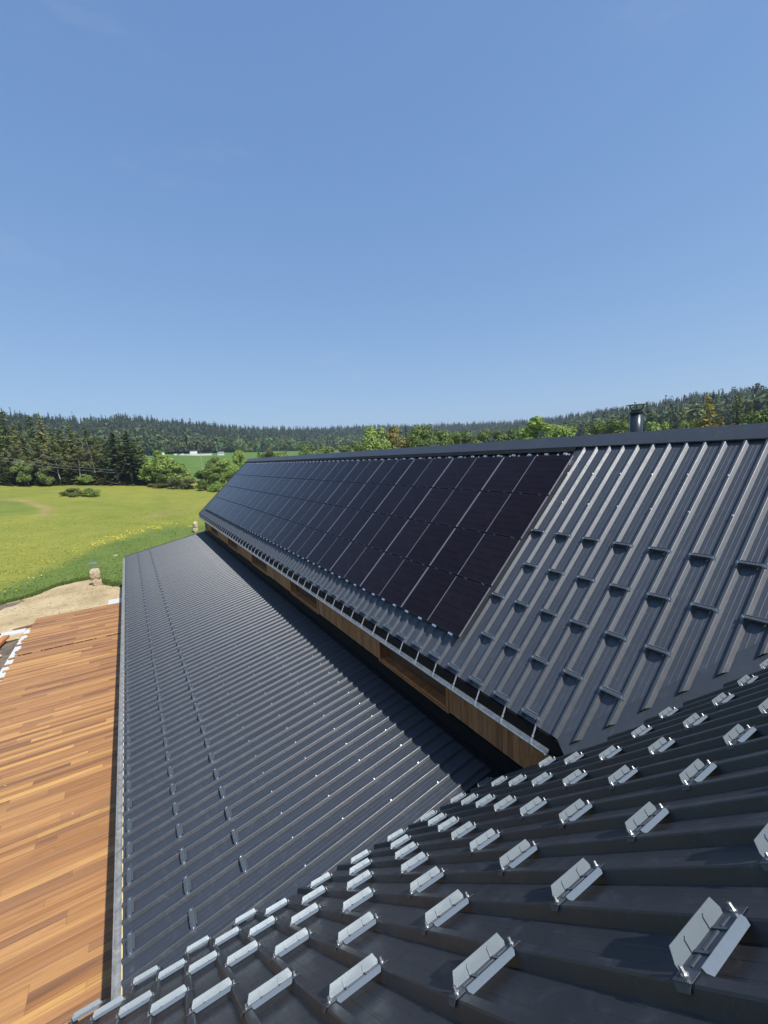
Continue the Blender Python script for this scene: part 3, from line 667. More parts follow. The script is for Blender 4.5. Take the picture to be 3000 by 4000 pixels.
# ------------------------------------------------------------------ deck and site things
ZD = -10.46
deck = MB(); deck.box((-6.55, 5.6, ZGND+.004), (1.2, 38.1, ZD-.13)); deck = deck.build('wooden_deck', MAT['dark_timber']); tag(deck, 'wide deck of orange-brown hardwood boards beside the lower roof', 'deck')
for jx in np.arange(-6.4, 1.0, .5):
    b = MB(); b.box((jx-.03, 5.7, ZD-.129), (jx+.03, 38.0, ZD-.027)); b.build('joist', MAT['dark_timber'], deck)
BP = .198; dm = MB(); dm.box((0, 0, -.026), (1, BP-.006, 0)); dm = dm.mesh('deck_board', MAT['deck'])
nb = 0; y = 6.2; extra = MB()
row = 0
while y < 38.1:
    xl = -6.62-random.choice([0, 0, .02, .05, .12, .25, .45])*random.random()
    if y > 35.9: xl = -6.72+random.uniform(-.01, .01)
    xr_ = .9
    # one or two joints per row, at joist lines
    joints = sorted(random.sample([-5.4, -4.9, -4.4, -3.9, -3.4, -2.9, -2.4, -1.9, -1.4], 1 if random.random() < .55 else 2))
    vis_l = -.345*y+.2                          # left limit of what the lens can see at this row
    edges = [xl]+joints+[xr_]
    gap_row = abs(y-30.9) < .1
    for a_, c_ in zip(edges[:-1], edges[1:]):
        if gap_row: continue
        z = ZD+random.uniform(-.0015, .0015)
        o = obj('deck_board', dm, deck); o.matrix_basis = Matrix.Translation((a_+.002, y, z)) @ Matrix.Rotation(random.gauss(0, .0006), 4, 'Z') @ Matrix.Diagonal((c_-a_-.004, 1, 1, 1)); nb += 1
    if gap_row:
        for a_, c_ in ((-5.9, -5.5), (-2.75, -2.25)):
            o = obj('deck_board', dm, deck); o.matrix_basis = Matrix.Translation((a_, y, ZD)) @ Matrix.Diagonal((c_-a_, 1, 1, 1))
    y += BP; row += 1
o = obj('loose_board', dm); o.matrix_basis = Matrix.Translation((-2.45, 35.8, ZD+.03)) @ Matrix.Diagonal((.75, .7, 1, 1)); tag(o, 'short loose board lying on the far right of the deck', 'board')
slab = MB(); slab.box((-7.0, 15, ZGND+.01), (-6.56, 36.05, ZD-.06)); slab = slab.build('concrete_kerb', MAT['concrete']); tag(slab, 'pale concrete edge along the left side of the deck', 'kerb')
slab = MB(); slab.box((-11.5, 35.75, ZGND+.01), (-7.01, 36.5, ZD-.05)); slab = slab.build('concrete_footing', MAT['concrete']); tag(slab, 'pale concrete footing running left from the deck corner', 'footing')
slab = MB(); slab.box((-2.36, 38.15, ZGND+.01), (-1.2, 39.7, ZGND+.13)); slab = slab.build('concrete_step', MAT['concrete']); tag(slab, 'white concrete slab at the far right corner of the deck', 'slab')
def plank(name, p0, p1, w, t, mat, label, cat='timber'):
    p0, p1 = Vector(p0), Vector(p1); L = (p1-p0).length; b = MB(); b.box((0, -w/2, 0), (L, w/2, t)); o = b.build(name, mat)
    o.matrix_basis = Matrix.Translation(p0) @ (p1-p0).to_track_quat('X', 'Z').to_matrix().to_4x4(); return tag(o, label, cat)
plank('timber_batten', (-9.6, 33.9, ZGND+.12), (-7.05, 34.5, ZGND+.12), .12, .07, MAT['pale_timber'], 'pale wooden batten on the soil, farther of two, left of the deck', 'batten')
plank('timber_batten', (-9.9, 31.0, ZGND+.10), (-7.4, 31.75, ZGND+.10), .12, .07, MAT['pale_timber'], 'pale wooden batten on the soil, nearer of two, left of the deck', 'batten')
plank('timber_beam', (-8.15, 31.0, ZGND+.19), (-7.75, 34.9, ZGND+.19), .34, .16, MAT['timber'], 'wide brown timber beam resting across the pale battens', 'beam')
plank('timber_plank', (-8.9, 30.8, ZGND+.19), (-8.4, 34.6, ZGND+.19), .30, .10, MAT['timber'], 'brown plank beside the wide beam at the left edge', 'plank')
plank('timber_plank', (-7.75, 36.6, ZGND+.06), (-6.4, 36.9, ZGND+.09), .2, .08, MAT['dark_timber'], 'dark offcut plank lying by the far left deck corner', 'plank')
b = MB(); rp = [(-8.55+.27*math.cos(t), 36.1+.27*math.sin(t), ZD-.02) for t in np.linspace(0, 2*math.pi, 21)]; b.tube(rp, .035, 8, False); tag(b.build('hose_ring', MAT['rubber']), 'dark ring of hose lying on the concrete footing', 'ring')

def boulder(name, c, size, seed, label, mat='rock'):
    import bmesh
    bm = bmesh.new(); bmesh.ops.create_icosphere(bm, subdivisions=3, radius=1); r_ = np.random.default_rng(seed)
    pl = [(Vector(r_.normal(size=3)).normalized(), r_.uniform(.62, .9)) for _ in range(14)]
    for v in bm.verts:
        p = v.co.normalized(); s = 1.0
        for n_, d_ in pl:
            q = p.dot(n_)
            if q > .01: s = min(s, d_/q)
        s = min(s, .62/max(abs(p.x), abs(p.y), .72*abs(p.z)))*1.25
        v.co = p*(s+r_.normal()*.02)
    me = bpy.data.meshes.new(name); bm.to_mesh(me); bm.free(); me.materials.append(MAT[mat])
    o = obj(name, me); o.matrix_basis = Matrix.Translation(c) @ Matrix.Diagonal((*size, 1)); return tag(o, label, 'boulder')
bx, by = -3.45, 46.3
boulder('boulder', (bx+.06, by, ZGND+.24), (.42, .38, .36), 3, 'lower pale boulder of the stack by the sandy edge')
boulder('boulder', (bx-.05, by, ZGND+.93), (.50, .40, .56), 5, 'upper big pale boulder balanced on the stack by the sand')
q = gpix(765, 2080); boulder('boulder', (q[0], q[1], q[2]+.3), (.42, .4, .45), 8, 'lower orange boulder of the far pair beside the lower roof end')
boulder('boulder', (q[0]+.05, q[1], q[2]+1.05), (.36, .34, .55), 9, 'upper pointed boulder of the far pair beside the roof end')
q = gpix(362, 2203); boulder('flat_stone', (q[0], q[1], q[2]+.06), (.55, .4, .14), 11, 'flat grey stone lying in the grass above the boulder stack', 'slate')
q = gpix(452, 2172); boulder('flat_stone', (q[0], q[1], q[2]+.05), (.30, .22, .10), 12, 'small pale stone in the grass left of the lower roof end')

# ------------------------------------------------------------------ vegetation
def quads(C, U, W):
    n = len(C); v = np.stack([C-U-W*.35, C+U*.2-W, C+U, C+U*.1+W], 1).reshape(-1, 3); return v, np.arange(4*n).reshape(n, 4)
def unit(a): return a/np.maximum(np.linalg.norm(a, axis=-1, keepdims=True), 1e-9)
def conifer(seed, h=20., r0=3.6, nl=2300, base=.05, sparse=1.0):
    g = np.random.default_rng(seed); C, U, W = [], [], []
    nw = int(h*1.6)
    for i in range(nw):
        t = base+(1-base)*(i+g.uniform(-.3, .3))/nw; t = min(max(t, base), .99)
        rad = r0*(1-t)**.75*g.uniform(.75, 1.1)+.12; nb_ = int((8+12*(1-t))*sparse)
        for k in range(nb_):
            an = g.uniform(0, 2*math.pi); L = rad*g.uniform(.65, 1.08); d = np.array([math.cos(an), math.sin(an), 0]); side = np.array([-d[1], d[0], 0])
            m = max(2, int(L*2.3))
            for j in range(m):
                f = (j+.6)/m; p = d*L*f; droop = -.32*L*f+.22*L*f*f
                C.append([p[0]+g.normal()*.12, p[1]+g.normal()*.12, t*h+droop+g.normal()*.12])
                tl = g.uniform(.42, .8)*(.55+.5*(1-t)); w = d*.75+side*g.normal()*.55+np.array([0, 0, -.35+.3*g.normal()]); w = w/np.linalg.norm(w); U.append(w*tl)
                x = np.cross(w, [0, 0, 1.])+g.normal(size=3)*.35; W.append(x/np.linalg.norm(x)*tl*.55)
    C.append([0, 0, h]); U.append([0, 0, .7]); W.append([.12, 0, 0])
    return quads(np.array(C), np.array(U), np.array(W))
def broadleaf(seed, h=9., rx=3.6, nl=3000, lo_=.18, clumps=16, leaf=.30):
    g = np.random.default_rng(seed); cz = []; 
    for i in range(clumps):
        t = g.uniform(lo_+.1, .92); prof_ = math.sin(math.pi*min(1, (t-lo_+.12)/(1.12-lo_)))**.7; an = g.uniform(0, 6.28); rr = rx*prof_*g.uniform(.25, .85)
        cz.append((rr*math.cos(an), rr*math.sin(an), t*h, g.uniform(.24, .42)*rx*(.6+.5*prof_)))
    cz.append((0, 0, h*.86, rx*.3)); cz = np.array(cz)
    pick = g.choice(len(cz), nl, p=cz[:, 3]**2/np.sum(cz[:, 3]**2)); dr = unit(g.normal(size=(nl, 3))); rad = g.uniform(.78, 1.06, nl)
    C = cz[pick, :3]+dr*(cz[pick, 3]*rad)[:, None]*np.array([1, 1, .85]); C[:, 2] = np.maximum(C[:, 2], lo_*h*.6)
    nrm = unit(dr+g.normal(size=(nl, 3))*.42+np.array([0, 0, .45])); a_ = unit(np.cross(nrm, g.normal(size=(nl, 3)))); b_ = np.cross(nrm, a_); s = (leaf*g.uniform(.6, 1.25, nl))[:, None]
    return quads(C, a_*s, b_*s*.55)
def trunk_mesh(name, h, r, mat, lean=0., limbs=5, seed=0, top=.9):
    g = np.random.default_rng(seed); b = MB(); pts = []; k = 7
    for i in range(k): t = i/(k-1); pts.append((lean*h*t*t+g.normal()*.04*h*.15, g.normal()*.04*h*.15, -.3+t*(h*top+.3)))
    b.tube(pts, [r*(1-.85*i/(k-1)) for i in range(k)], 7)
    for _ in range(limbs):
        i = g.integers(2, k-1); p = Vector(pts[i]); an = g.uniform(0, 6.28); L = h*g.uniform(.12, .26)
        b.tube([p, p+Vector((math.cos(an)*L*.5, math.sin(an)*L*.5, L*.35)), p+Vector((math.cos(an)*L, math.sin(an)*L, L*.8))], [r*.38, r*.25, r*.08], 5)
    return b.mesh(name, MAT[mat], True)
LIB = {}
def lib(kind, n, fn, tf):
    for i in range(n): v, f = fn(i); LIB[(kind, i)] = (v, f, tf(i))
lib('spruce', 5, lambda i: conifer(20+i, 20, 3.3+.5*(i % 3), base=.04), lambda i: trunk_mesh('trunk', 20, .26, 'bark', 0, 0, i, .93))
lib('tall_spruce', 2, lambda i: conifer(40+i, 20, 3.4, base=.26), lambda i: trunk_mesh('trunk', 20, .24, 'birch', 0, 0, i+4, .9))
lib('broad', 5, lambda i: broadleaf(60+i, 9, 3.6, 3400, .10, 18, .30), lambda i: trunk_mesh('trunk', 9, .17, 'bark', 0, 6, i+9))
lib('bush', 3, lambda i: broadleaf(80+i, 4, 3.0, 2200, .02, 14, .24), lambda i: trunk_mesh('stem', 4, .07, 'bark', 0, 5, i+19))
lib('birch', 4, lambda i: broadleaf(100+i, 14, 2.6, 1700, .28, 14, .26), lambda i: trunk_mesh('trunk', 14, .14, 'birch', (-.10, .07, -.05, .12)[i], 7, i+29))
lib('poplar', 2, lambda i: broadleaf(120+i, 12, 2.2, 2600, .10, 18, .26), lambda i: trunk_mesh('trunk', 12, .16, 'bark', 0, 6, i+39))
lib('bare', 2, lambda i: broadleaf(140+i, 9, 3.8, 2200, .35, 14, .26), lambda i: trunk_mesh('trunk', 9, .20, 'birch', .04, 12, i+49))
BASEH = dict(spruce=20, tall_spruce=20, broad=9, bush=4, birch=14, poplar=12, bare=9); BASER = dict(spruce=3.6, tall_spruce=3.4, broad=3.6, bush=3.0, birch=2.6, poplar=2.2, bare=3.8)
MC = {}
def tree(px, ptop, r, kind, wpx, mat, name, label, cat='tree', group=None, sink=.0):
    top = pix(px, ptop, r); zg = float(terrain(top[0], top[1])); h = max(.8, top[2]-zg+sink); depth = float(np.dot(top, CF))
    rad = wpx/FPX*depth/2; i = random.randrange(sum(1 for k in LIB if k[0] == kind)); key = (kind, i, mat)
    if key not in MC: v, f, t = LIB[(kind, i)]; MC[key] = (npmesh('crown', v, f, MAT[mat]), t)
    me, tm = MC[key]
    e = bpy.data.objects.new(name, None); COL.objects.link(e); sx = rad/BASER[kind]
    e.matrix_basis = Matrix.Translation((top[0], top[1], zg-sink)) @ Matrix.Rotation(random.uniform(0, 6.28), 4, 'Z') @ Matrix.Diagonal((sx, sx, h/BASEH[kind], 1))
    q = bpy.data.objects.new('crown' if kind != 'bush' else 'foliage', me); COL.objects.link(q); q.parent = e
    q = bpy.data.objects.new('trunk' if kind != 'bush' else 'stem', tm); COL.objects.link(q); q.parent = e
    tag(e, label, cat, group); return e
GL = 'trees at the left edge of the meadow'
SPR = [(4, 1602, 172, 95), (48, 1655, 165, 80), (72, 1645, 180, 80), (112, 1622, 185, 85), (152, 1620, 186, 90), (196, 1668, 170, 70), (232, 1672, 172, 90), (268, 1662, 168, 95), (300, 1690, 166, 80), (330, 1668, 170, 80), (372, 1702, 166, 80), (-45, 1625, 170, 100), (-95, 1610, 172, 110), (26, 1700, 160, 85), (92, 1716, 160, 85), (140, 1705, 160, 90), (185, 1730, 158, 80), (250, 1735, 158, 90), (400, 1712, 160, 80), (345, 1745, 157, 85), (210, 1770, 156, 85), (60, 1775, 155, 90), (5, 1790, 155, 90), (300, 1790, 154, 90), (130, 1800, 155, 90), (395, 1800, 153, 90), (520, 1712, 158, 85), (548, 1745, 156, 75), (500, 1760, 155, 90), (360, 1840, 152, 80), (420, 1835, 151, 80), (460, 1700, 161, 80), (570, 1790, 154, 60), (505, 1845, 151, 80), (40, 1845, 153, 80), (160, 1850, 153, 80), (230, 1845, 153, 80)]
SPR.sort()
for i, (px, pt, r, w) in enumerate(SPR):
    lab = f'dark green spruce in the left-hand wood, {nth(i)} trunk counted from the left' if px > 0 else f'dark spruce at the far left beyond the frame edge, {nth(i)} outward'
    tree(px, pt, r, 'spruce', w*1.3, 'spruce', 'spruce_tree', lab, group=GL)
tree(438, 1690, 151, 'tall_spruce', 150, 'dark_spruce', 'spruce_tree', 'tall spruce with bare pale lower trunk, left of the pair', group=GL)
tree(490, 1686, 150, 'tall_spruce', 150, 'dark_spruce', 'spruce_tree', 'tall spruce with bare pale lower trunk, right of the pair', group=GL)
for px, pt, r, w, lab in ((55, 1735, 152, 60, 'thin pale-trunked birch, leftmost at the wood edge'), (140, 1720, 151, 70, 'thin pale-trunked birch in front of the tallest left spruces'), (212, 1725, 151, 85, 'forked pale birch amid the left wood'), (295, 1735, 151, 70, 'sparse birch between dark spruces in the wood'), (350, 1700, 152, 80, 'nearly bare greyish tree above the left wood edge'), (92, 1775, 150, 60, 'slender birch low at the left wood edge')):
    tree(px, pt, r, 'birch', w, 'olive', 'birch_tree', lab, group=GL)
for px, pt, r, w, mt, lab in ((82, 1795, 149, 75, 'broad', 'fresh green leafy tree in front of the left wood'), (175, 1825, 149, 60, 'broad', 'dull green bush tree under the left birches'), (325, 1850, 149, 60, 'bright', 'small bright bush at the foot of the spruces')):
    tree(px, pt, r, 'broad', w, mt, 'leafy_tree', lab, group=GL)
BR_ = [(610, 1752, 146, 78, 'bright', 'broad', 'tall bright green leafy tree at the meadow corner'), (660, 1785, 144, 90, 'bright', 'broad', 'rounded bright green tree right of the meadow corner'), (700, 1815, 142, 90, 'bright', 'broad', 'low spreading green tree above the brown shrubs'), (585, 1800, 147, 70, 'bright', 'broad', 'green leafy tree leaning against the dark spruces'), (640, 1835, 143, 80, 'broad', 'broad', 'mid green bush tree behind the brown shrub'),
       (785, 1835, 140, 60, 'broad', 'broad', 'olive green tree below the far pole'), (830, 1785, 160, 75, 'broad', 'broad', 'dark green round tree right of the far field'), (930, 1752, 150, 52, 'bright', 'broad', 'small round bright tree next to the roof end'), (880, 1788, 140, 70, 'bright', 'broad', 'bright green tree close to the solar roof corner'), (910, 1815, 134, 80, 'bright', 'broad', 'bright leafy tree half hidden by the roof corner'), (835, 1825, 134, 85, 'broad', 'broad', 'green tree left of the solar roof corner'), (955, 1800, 132, 70, 'bright', 'broad', 'pale green tree behind the roof verge')]
for px, pt, r, w, mt, kd, lab in BR_: tree(px, pt, r, kd, w*1.22, mt, 'leafy_tree', lab, group='leafy trees at the end of the meadow')
for px, pt, r, w, mt, lab in ((680, 1868, 137, 80, 'olive', 'brownish wide shrub at the right end of the meadow edge'), (735, 1872, 135, 70, 'olive', 'brownish shrub right of the widest shrub'), (625, 1888, 140, 60, 'olive', 'grey-brown bare shrub left of the brown shrubs'), (795, 1880, 130, 70, 'broad', 'green low shrub near the roof corner'), (850, 1882, 126, 70, 'bright', 'bright low shrub beside the roof verge'), (590, 1890, 143, 50, 'spruce', 'dark low shrub at the foot of the leafy tree'), (275, 1908, 120, 95, 'spruce', 'low dark patch of rushes in the meadow, left half'), (350, 1908, 119, 70, 'broad', 'low green bush in the meadow beside the rushes')):
    tree(px, pt, r, 'bush', w, mt, 'shrub', lab, 'shrub', 'shrubs along the meadow')
BACK = [(1010, 1760, 150, 60, 'spruce', 'spruce', 'small dark conifer just behind the far roof end'), (1050, 1755, 190, 60, 'olive', 'bare', 'thin brown tree behind the far roof end'), (1085, 1765, 150, 70, 'bright', 'broad', 'low bright tree over the far ridge'), (1115, 1758, 190, 45, 'spruce', 'spruce', 'single small spruce over the far ridge'),
        (1190, 1735, 170, 90, 'broad', 'broad', 'green tree over the ridge left of the pale trees'), (1260, 1742, 160, 100, 'broad', 'broad', 'dark green tree over the ridge'), (1340, 1735, 150, 100, 'broad', 'broad', 'leafy tree left of the pale poplar'), (1405, 1725, 145, 90, 'broad', 'broad', 'low leafy tree at foot of the pale tree'),
        (1450, 1664, 125, 118, 'bright', 'broad', 'pale green airy tree above the middle of the ridge'), (1545, 1656, 130, 105, 'pine', 'broad', 'yellowish pine right of the pale airy tree'), (1585, 1662, 150, 70, 'spruce', 'spruce', 'dark conifer behind the yellowish pine'), (1655, 1655, 128, 130, 'broad', 'bare', 'broad dark tree with visible trunk above the vent'), (1715, 1672, 135, 90, 'broad', 'broad', 'green tree right of the vent'), (1765, 1690, 140, 90, 'broad', 'broad', 'low green tree, first of the row right of the vent'), (1820, 1685, 145, 100, 'broad', 'broad', 'low green tree, second of the row right of the vent'), (1880, 1680, 150, 100, 'broad', 'broad', 'low green tree, third of the row right of the vent'), (1940, 1672, 150, 100, 'broad', 'broad', 'low green tree, fourth of the row right of the vent'), (2000, 1668, 150, 95, 'broad', 'broad', 'green tree just left of the pale poplar'),
        (2095, 1612, 110, 105, 'bright', 'poplar', 'tall pale poplar above the panel end of the ridge'), (2055, 1655, 120, 70, 'bright', 'broad', 'pale tree left of the poplar'), (2160, 1660, 115, 110, 'bright', 'broad', 'pale round tree right of the poplar'), (2215, 1660, 120, 90, 'bright', 'broad', 'pale green tree towards the chimney'),
        (2290, 1650, 170, 60, 'spruce', 'spruce', 'dark spruce left of the chimney'), (2330, 1645, 130, 90, 'broad', 'broad', 'leafy tree left of the chimney'), (2400, 1640, 125, 100, 'broad', 'broad', 'leafy tree next to the chimney'), (2440, 1625, 170, 60, 'spruce', 'spruce', 'dark spruce behind the chimney'), (2570, 1650, 110, 100, 'bright', 'broad', 'bright bush tree right of the chimney'), (2620, 1600, 180, 60, 'spruce', 'spruce', 'dark spruce right of the chimney'), (2670, 1600, 170, 70, 'spruce', 'spruce', 'dark spruce left of the golden conifer'), (2690, 1640, 110, 80, 'broad', 'broad', 'leafy tree at the foot of the golden conifer'),
        (2768, 1545, 95, 150, 'gold_conifer', 'spruce', 'golden yellow conifer right of the chimney'), (2725, 1620, 95, 80, 'gold_conifer', 'spruce', 'smaller golden conifer left of the tall one'), (2820, 1620, 100, 80, 'gold_conifer', 'spruce', 'smaller golden conifer right of the tall one'), (2885, 1545, 120, 120, 'spruce', 'spruce', 'big dark conifer near the right frame edge'), (2935, 1560, 125, 80, 'spruce', 'spruce', 'narrow dark conifer at the right edge'), (2985, 1588, 100, 120, 'broad', 'broad', 'green leafy tree at the right frame edge'), (2900, 1645, 90, 110, 'bright', 'broad', 'bright bush over the ridge at the right'), (3040, 1570, 100, 120, 'broad', 'broad', 'leafy tree beyond the right frame edge')]
for px, pt, r, w, mt, kd, lab in BACK: tree(px, pt, r, kd, w*(1.35 if kd != 'spruce' else 1.15), mt, 'leafy_tree' if kd != 'spruce' else 'conifer_tree', lab, group='trees behind the building')

# far wooded hills: one mass of trees
def far_wood(n_try=9500):
    g = np.random.default_rng(99); az = g.uniform(-24, 84, n_try); rc = crest_r(az); u = g.uniform(0, 1, n_try); r = rc*np.sqrt(.54**2+u*(1.06**2-.54**2))
    keep = ~((np.abs(az-6.5) < 5.0) & (r < .545*rc)); az, r, rc = az[keep], r[keep], rc[keep]
    x, y = r*np.sin(np.radians(az)), r*np.cos(np.radians(az)); z = terrain(x, y); n = len(x)
    frac = r/rc; dec = (g.uniform(0, 1, n) < np.clip(.8-(frac-.54)*2.4, .14, .9))
    h = np.where(dec, g.uniform(9, 16, n), g.uniform(12, 24, n)); w = np.where(dec, h*.46, g.uniform(3.2, 5.6, n)); layers = 5; npt = 7
    base = np.where(dec[:, None], np.array([.072, .105, .036]), np.array([.036, .056, .029]))*g.uniform(.62, 1.5, (n, 1)); base[:, 0] *= g.uniform(.8, 1.35, n)
    V, F, T = [], [], []; off = 0
    m = 7; th = np.arange(m)/m*2*np.pi; ring = np.stack([x[:, None]+(w*.55)[:, None]*np.cos(th), y[:, None]+(w*.55)[:, None]*np.sin(th), np.repeat((z+h*np.where(dec, .15, .05))[:, None], m, 1)], -1)
    apex = np.stack([x, y, z+h*np.where(dec, .8, .93)], -1)[:, None]; k = np.arange(m); tri = np.stack([k, (k+1) % m, np.full(m, m), np.full(m, m)], -1)[:, :3]
    V.append(np.concatenate([ring, apex], 1).reshape(-1, 3)); F.append((tri[None]+(np.arange(n)*(m+1))[:, None, None]).reshape(-1, 3)); T.append(np.repeat(base*.8, m+1, 0)); off = n*(m+1)
    for sel, nq in ((~dec, 52), (dec, 60)):
        q = np.where(sel)[0]; k_ = len(q); hh, ww = h[q][:, None], w[q][:, None]; an = g.uniform(0, 6.28, (k_, nq)); con = sel is not dec
        if con: t_ = 1-np.sqrt(g.uniform(0, 1, (k_, nq))); rr = ww*(1-t_)**.8*g.uniform(.35, .85, (k_, nq)); zz_ = hh*(.05+.93*t_)-rr*.25
        else: ph_ = np.arccos(g.uniform(-.75, 1, (k_, nq))); rr = ww*np.sin(ph_)*g.uniform(.75, 1.05, (k_, nq)); zz_ = hh*(.52+.47*np.cos(ph_))
        ca_, sa_ = np.cos(an), np.sin(an); C = np.stack([x[q][:, None]+rr*ca_, y[q][:, None]+rr*sa_, z[q][:, None]+zz_], -1)
        rad_ = np.stack([ca_, sa_, np.full_like(an, -.45 if con else .2)], -1); tan_ = np.stack([-sa_, ca_, g.normal(0, .35, (k_, nq))], -1)
        L_ = (ww*(.34 if con else .30)*g.uniform(.6, 1.2, (k_, nq)))[..., None] if con else (ww*.34*g.uniform(.6, 1.2, (k_, nq)))[..., None]
        if not con: nr_ = unit(np.stack([np.sin(ph_)*ca_, np.sin(ph_)*sa_, np.cos(ph_)+.3], -1)+g.normal(0, .4, (k_, nq, 3))); tan_ = unit(np.cross(nr_, g.normal(size=(k_, nq, 3)))); rad_ = np.cross(nr_, tan_)
        a0_, b0_ = unit(rad_)*L_, unit(tan_)*L_*.62
        quad = np.stack([C-a0_*.6-b0_*.5, C-a0_*.6+b0_*.5, C+a0_+b0_*.15, C+a0_*.1-b0_], 2).reshape(-1, 3)
        fi = np.arange(len(quad)).reshape(-1, 4)+off; F.append(fi[:, [0, 1, 2]]); F.append(fi[:, [0, 2, 3]]); V.append(quad); T.append(np.repeat(base[q]*1.15, nq*4, 0)*g.uniform(.8, 1.25, (k_*nq, 1)).repeat(4, 0)); off += len(quad)
    return np.concatenate(V), np.concatenate(F), np.concatenate(T)
v, f, t = far_wood(); fw = obj('far_wood', npmesh('far_wood', v, f, MAT['wood'], t)); tag(fw, 'dense conifer wood covering the distant hills', 'forest', kind='stuff')

# grass tufts and flowers
def tufts(n, fx, hgt, wid, cols, seed):
    g = np.random.default_rng(seed); x, y = fx(g, n); z = terrain(x, y); nb_ = 3; C = np.stack([x, y, z], -1)
    V, T = [], []
    for k in range(nb_):
        an = g.uniform(0, 6.28, len(x)); d = np.stack([np.cos(an), np.sin(an), 0*an], -1); h = hgt*g.uniform(.5, 1.3, len(x)); w = wid*g.uniform(.6, 1.3, len(x))
        sh = g.normal(size=(len(x), 3))*wid*.6; sh[:, 2] = 0; c = C+sh; lean = g.normal(size=(len(x), 3))*hgt*.35; lean[:, 2] = 0
        V.append(np.stack([c-d*w[:, None], c+d*w[:, None], c+lean+np.stack([0*h, 0*h, h], -1)], 1)); T.append(np.repeat(cols(g, x, y)[:, None], 3, 1))
    V = np.concatenate(V).reshape(-1, 3); T = np.concatenate(T).reshape(-1, 3); return V, np.arange(len(V)).reshape(-1, 3), T
def meadow_xy(g, n):
    az = np.radians(g.uniform(-15, 13, n)); r = 44+50*g.uniform(0, 1, n)**2.2; x, y = r*np.sin(az), r*np.cos(az)
    ok = (y > np.interp(x, [-16, -12.5, -10, -8.2, -6.9, -5, -3.2, -1.6, 3.5, 8], [42.6, 44, 45.2, 46.2, 48.5, 49.3, 47.4, 44.3, 45, 46])) ; return x[ok], y[ok]
def gcol(g, x, y):
    w = (1-smooth(-3, 3, y-np.interp(x, FA[:, 0], FA[:, 1])))[:, None]; c = np.array([.245, .255, .05])*(1-w)+np.array([.14, .19, .044])*w; return c*g.uniform(.78, 1.22, (len(x), 1))
v, f, t = tufts(7500, meadow_xy, .08, .05, gcol, 5); gr = obj('grass', npmesh('grass', v, f, MAT['grass_blade'], t)); tag(gr, 'tufts of meadow grass covering the field', 'grass', kind='stuff')
def flower_xy(g, n):
    i = g.integers(0, len(FLW)-1, n); t_ = g.uniform(0, 1, n); a_ = FA[i]; c_ = FA[i+1]; p_ = a_+(c_-a_)*t_[:, None]+g.normal(size=(n, 2))*np.array([.6, 1.5]); cl = (np.sin(p_[:, 0]*1.7+p_[:, 1]*.8)+np.sin(p_[:, 0]*.6-p_[:, 1]*.5)) > .35; return p_[cl, 0], p_[cl, 1]
g = np.random.default_rng(12); fx_, fy_ = flower_xy(g, 1150); fz_ = terrain(fx_, fy_)+g.uniform(.2, .45, len(fx_)); nF = len(fx_)
C = np.stack([fx_, fy_, fz_], -1); nrm = unit(g.normal(size=(nF, 3))*.5+np.array([0, -.5, 1])); a_ = unit(np.cross(nrm, g.normal(size=(nF, 3)))); b_ = np.cross(nrm, a_); s_ = g.uniform(.035, .075, nF)[:, None]
v = np.stack([C-a_*s_, C-b_*s_, C+a_*s_, C+b_*s_], 1).reshape(-1, 3); fl_o = obj('yellow_flowers', npmesh('yellow_flowers', v, np.arange(4*nF).reshape(-1, 4), MAT['flower'])); tag(fl_o, 'drifts of yellow wild flowers across the grass', 'flowers', kind='stuff')

# ------------------------------------------------------------------ far field things, poles and cables
def at_far(px, py, r): return pix(px, py, r)
def far_box(name, px0, px1, py0, py1, r, depth, label, cat, roof=False, mat='white'):
    a_ = pix(px0, py1, r); c_ = pix(px1, py1, r); h = (py1-py0)/FPX*float(np.dot(a_, CF)); e = empty(name, loc=tuple((a_+c_)/2)); tag(e, label, cat)
    d = Vector(c_-a_); d.z = 0; nrm = Vector((-d.y, d.x, 0)).normalized(); base = min(float(terrain(a_[0], a_[1])), a_[2])-.3
    A0 = Vector((a_[0], a_[1], base)); B0 = A0+d; H_ = a_[2]+h-base
    b = MB(); b.prism([A0, B0, B0+nrm*depth, A0+nrm*depth], (0, 0, H_*(.6 if roof else 1))); b.build('body', MAT[mat], e)
    b = MB(); z1 = Vector((0, 0, H_*(.6 if roof else 1)+.01)); z2 = Vector((0, 0, H_*(1.0 if roof else 1.12)))
    m0, m1 = (A0+A0+nrm*depth)/2, (B0+B0+nrm*depth)/2
    b.add([A0+z1-nrm*.2, B0+z1-nrm*.2, B0+nrm*(depth+.2)+z1, A0+nrm*(depth+.2)+z1, m0+z2, m1+z2], [(0, 1, 5, 4), (2, 3, 4, 5), (0, 4, 3), (1, 2, 5), (3, 2, 1, 0)]); b.build('roof', MAT['zinc'], e)
    return e
rb_ = 408
far_box('shed', 742, 771, 1763, 1771, rb_+4, 5, 'long pale grey shed roof at the wood edge across the field', 'shed', False)
far_box('caravan', 680, 692, 1773, 1780, rb_-6, 2.5, 'small white caravan left of the pale wall in the far field', 'caravan')
far_box('caravan', 708, 719, 1772, 1778, rb_-6, 2.5, 'small white caravan behind the pale wall in the far field', 'caravan')
far_box('cabin', 633, 643, 1768, 1775, rb_, 4, 'small white cabin far left above the leafy trees', 'cabin')
far_box('barn_house', 850, 876, 1765, 1775, rb_+6, 6, 'small beige house with low roof at right of the far field', 'house', True, 'concrete')
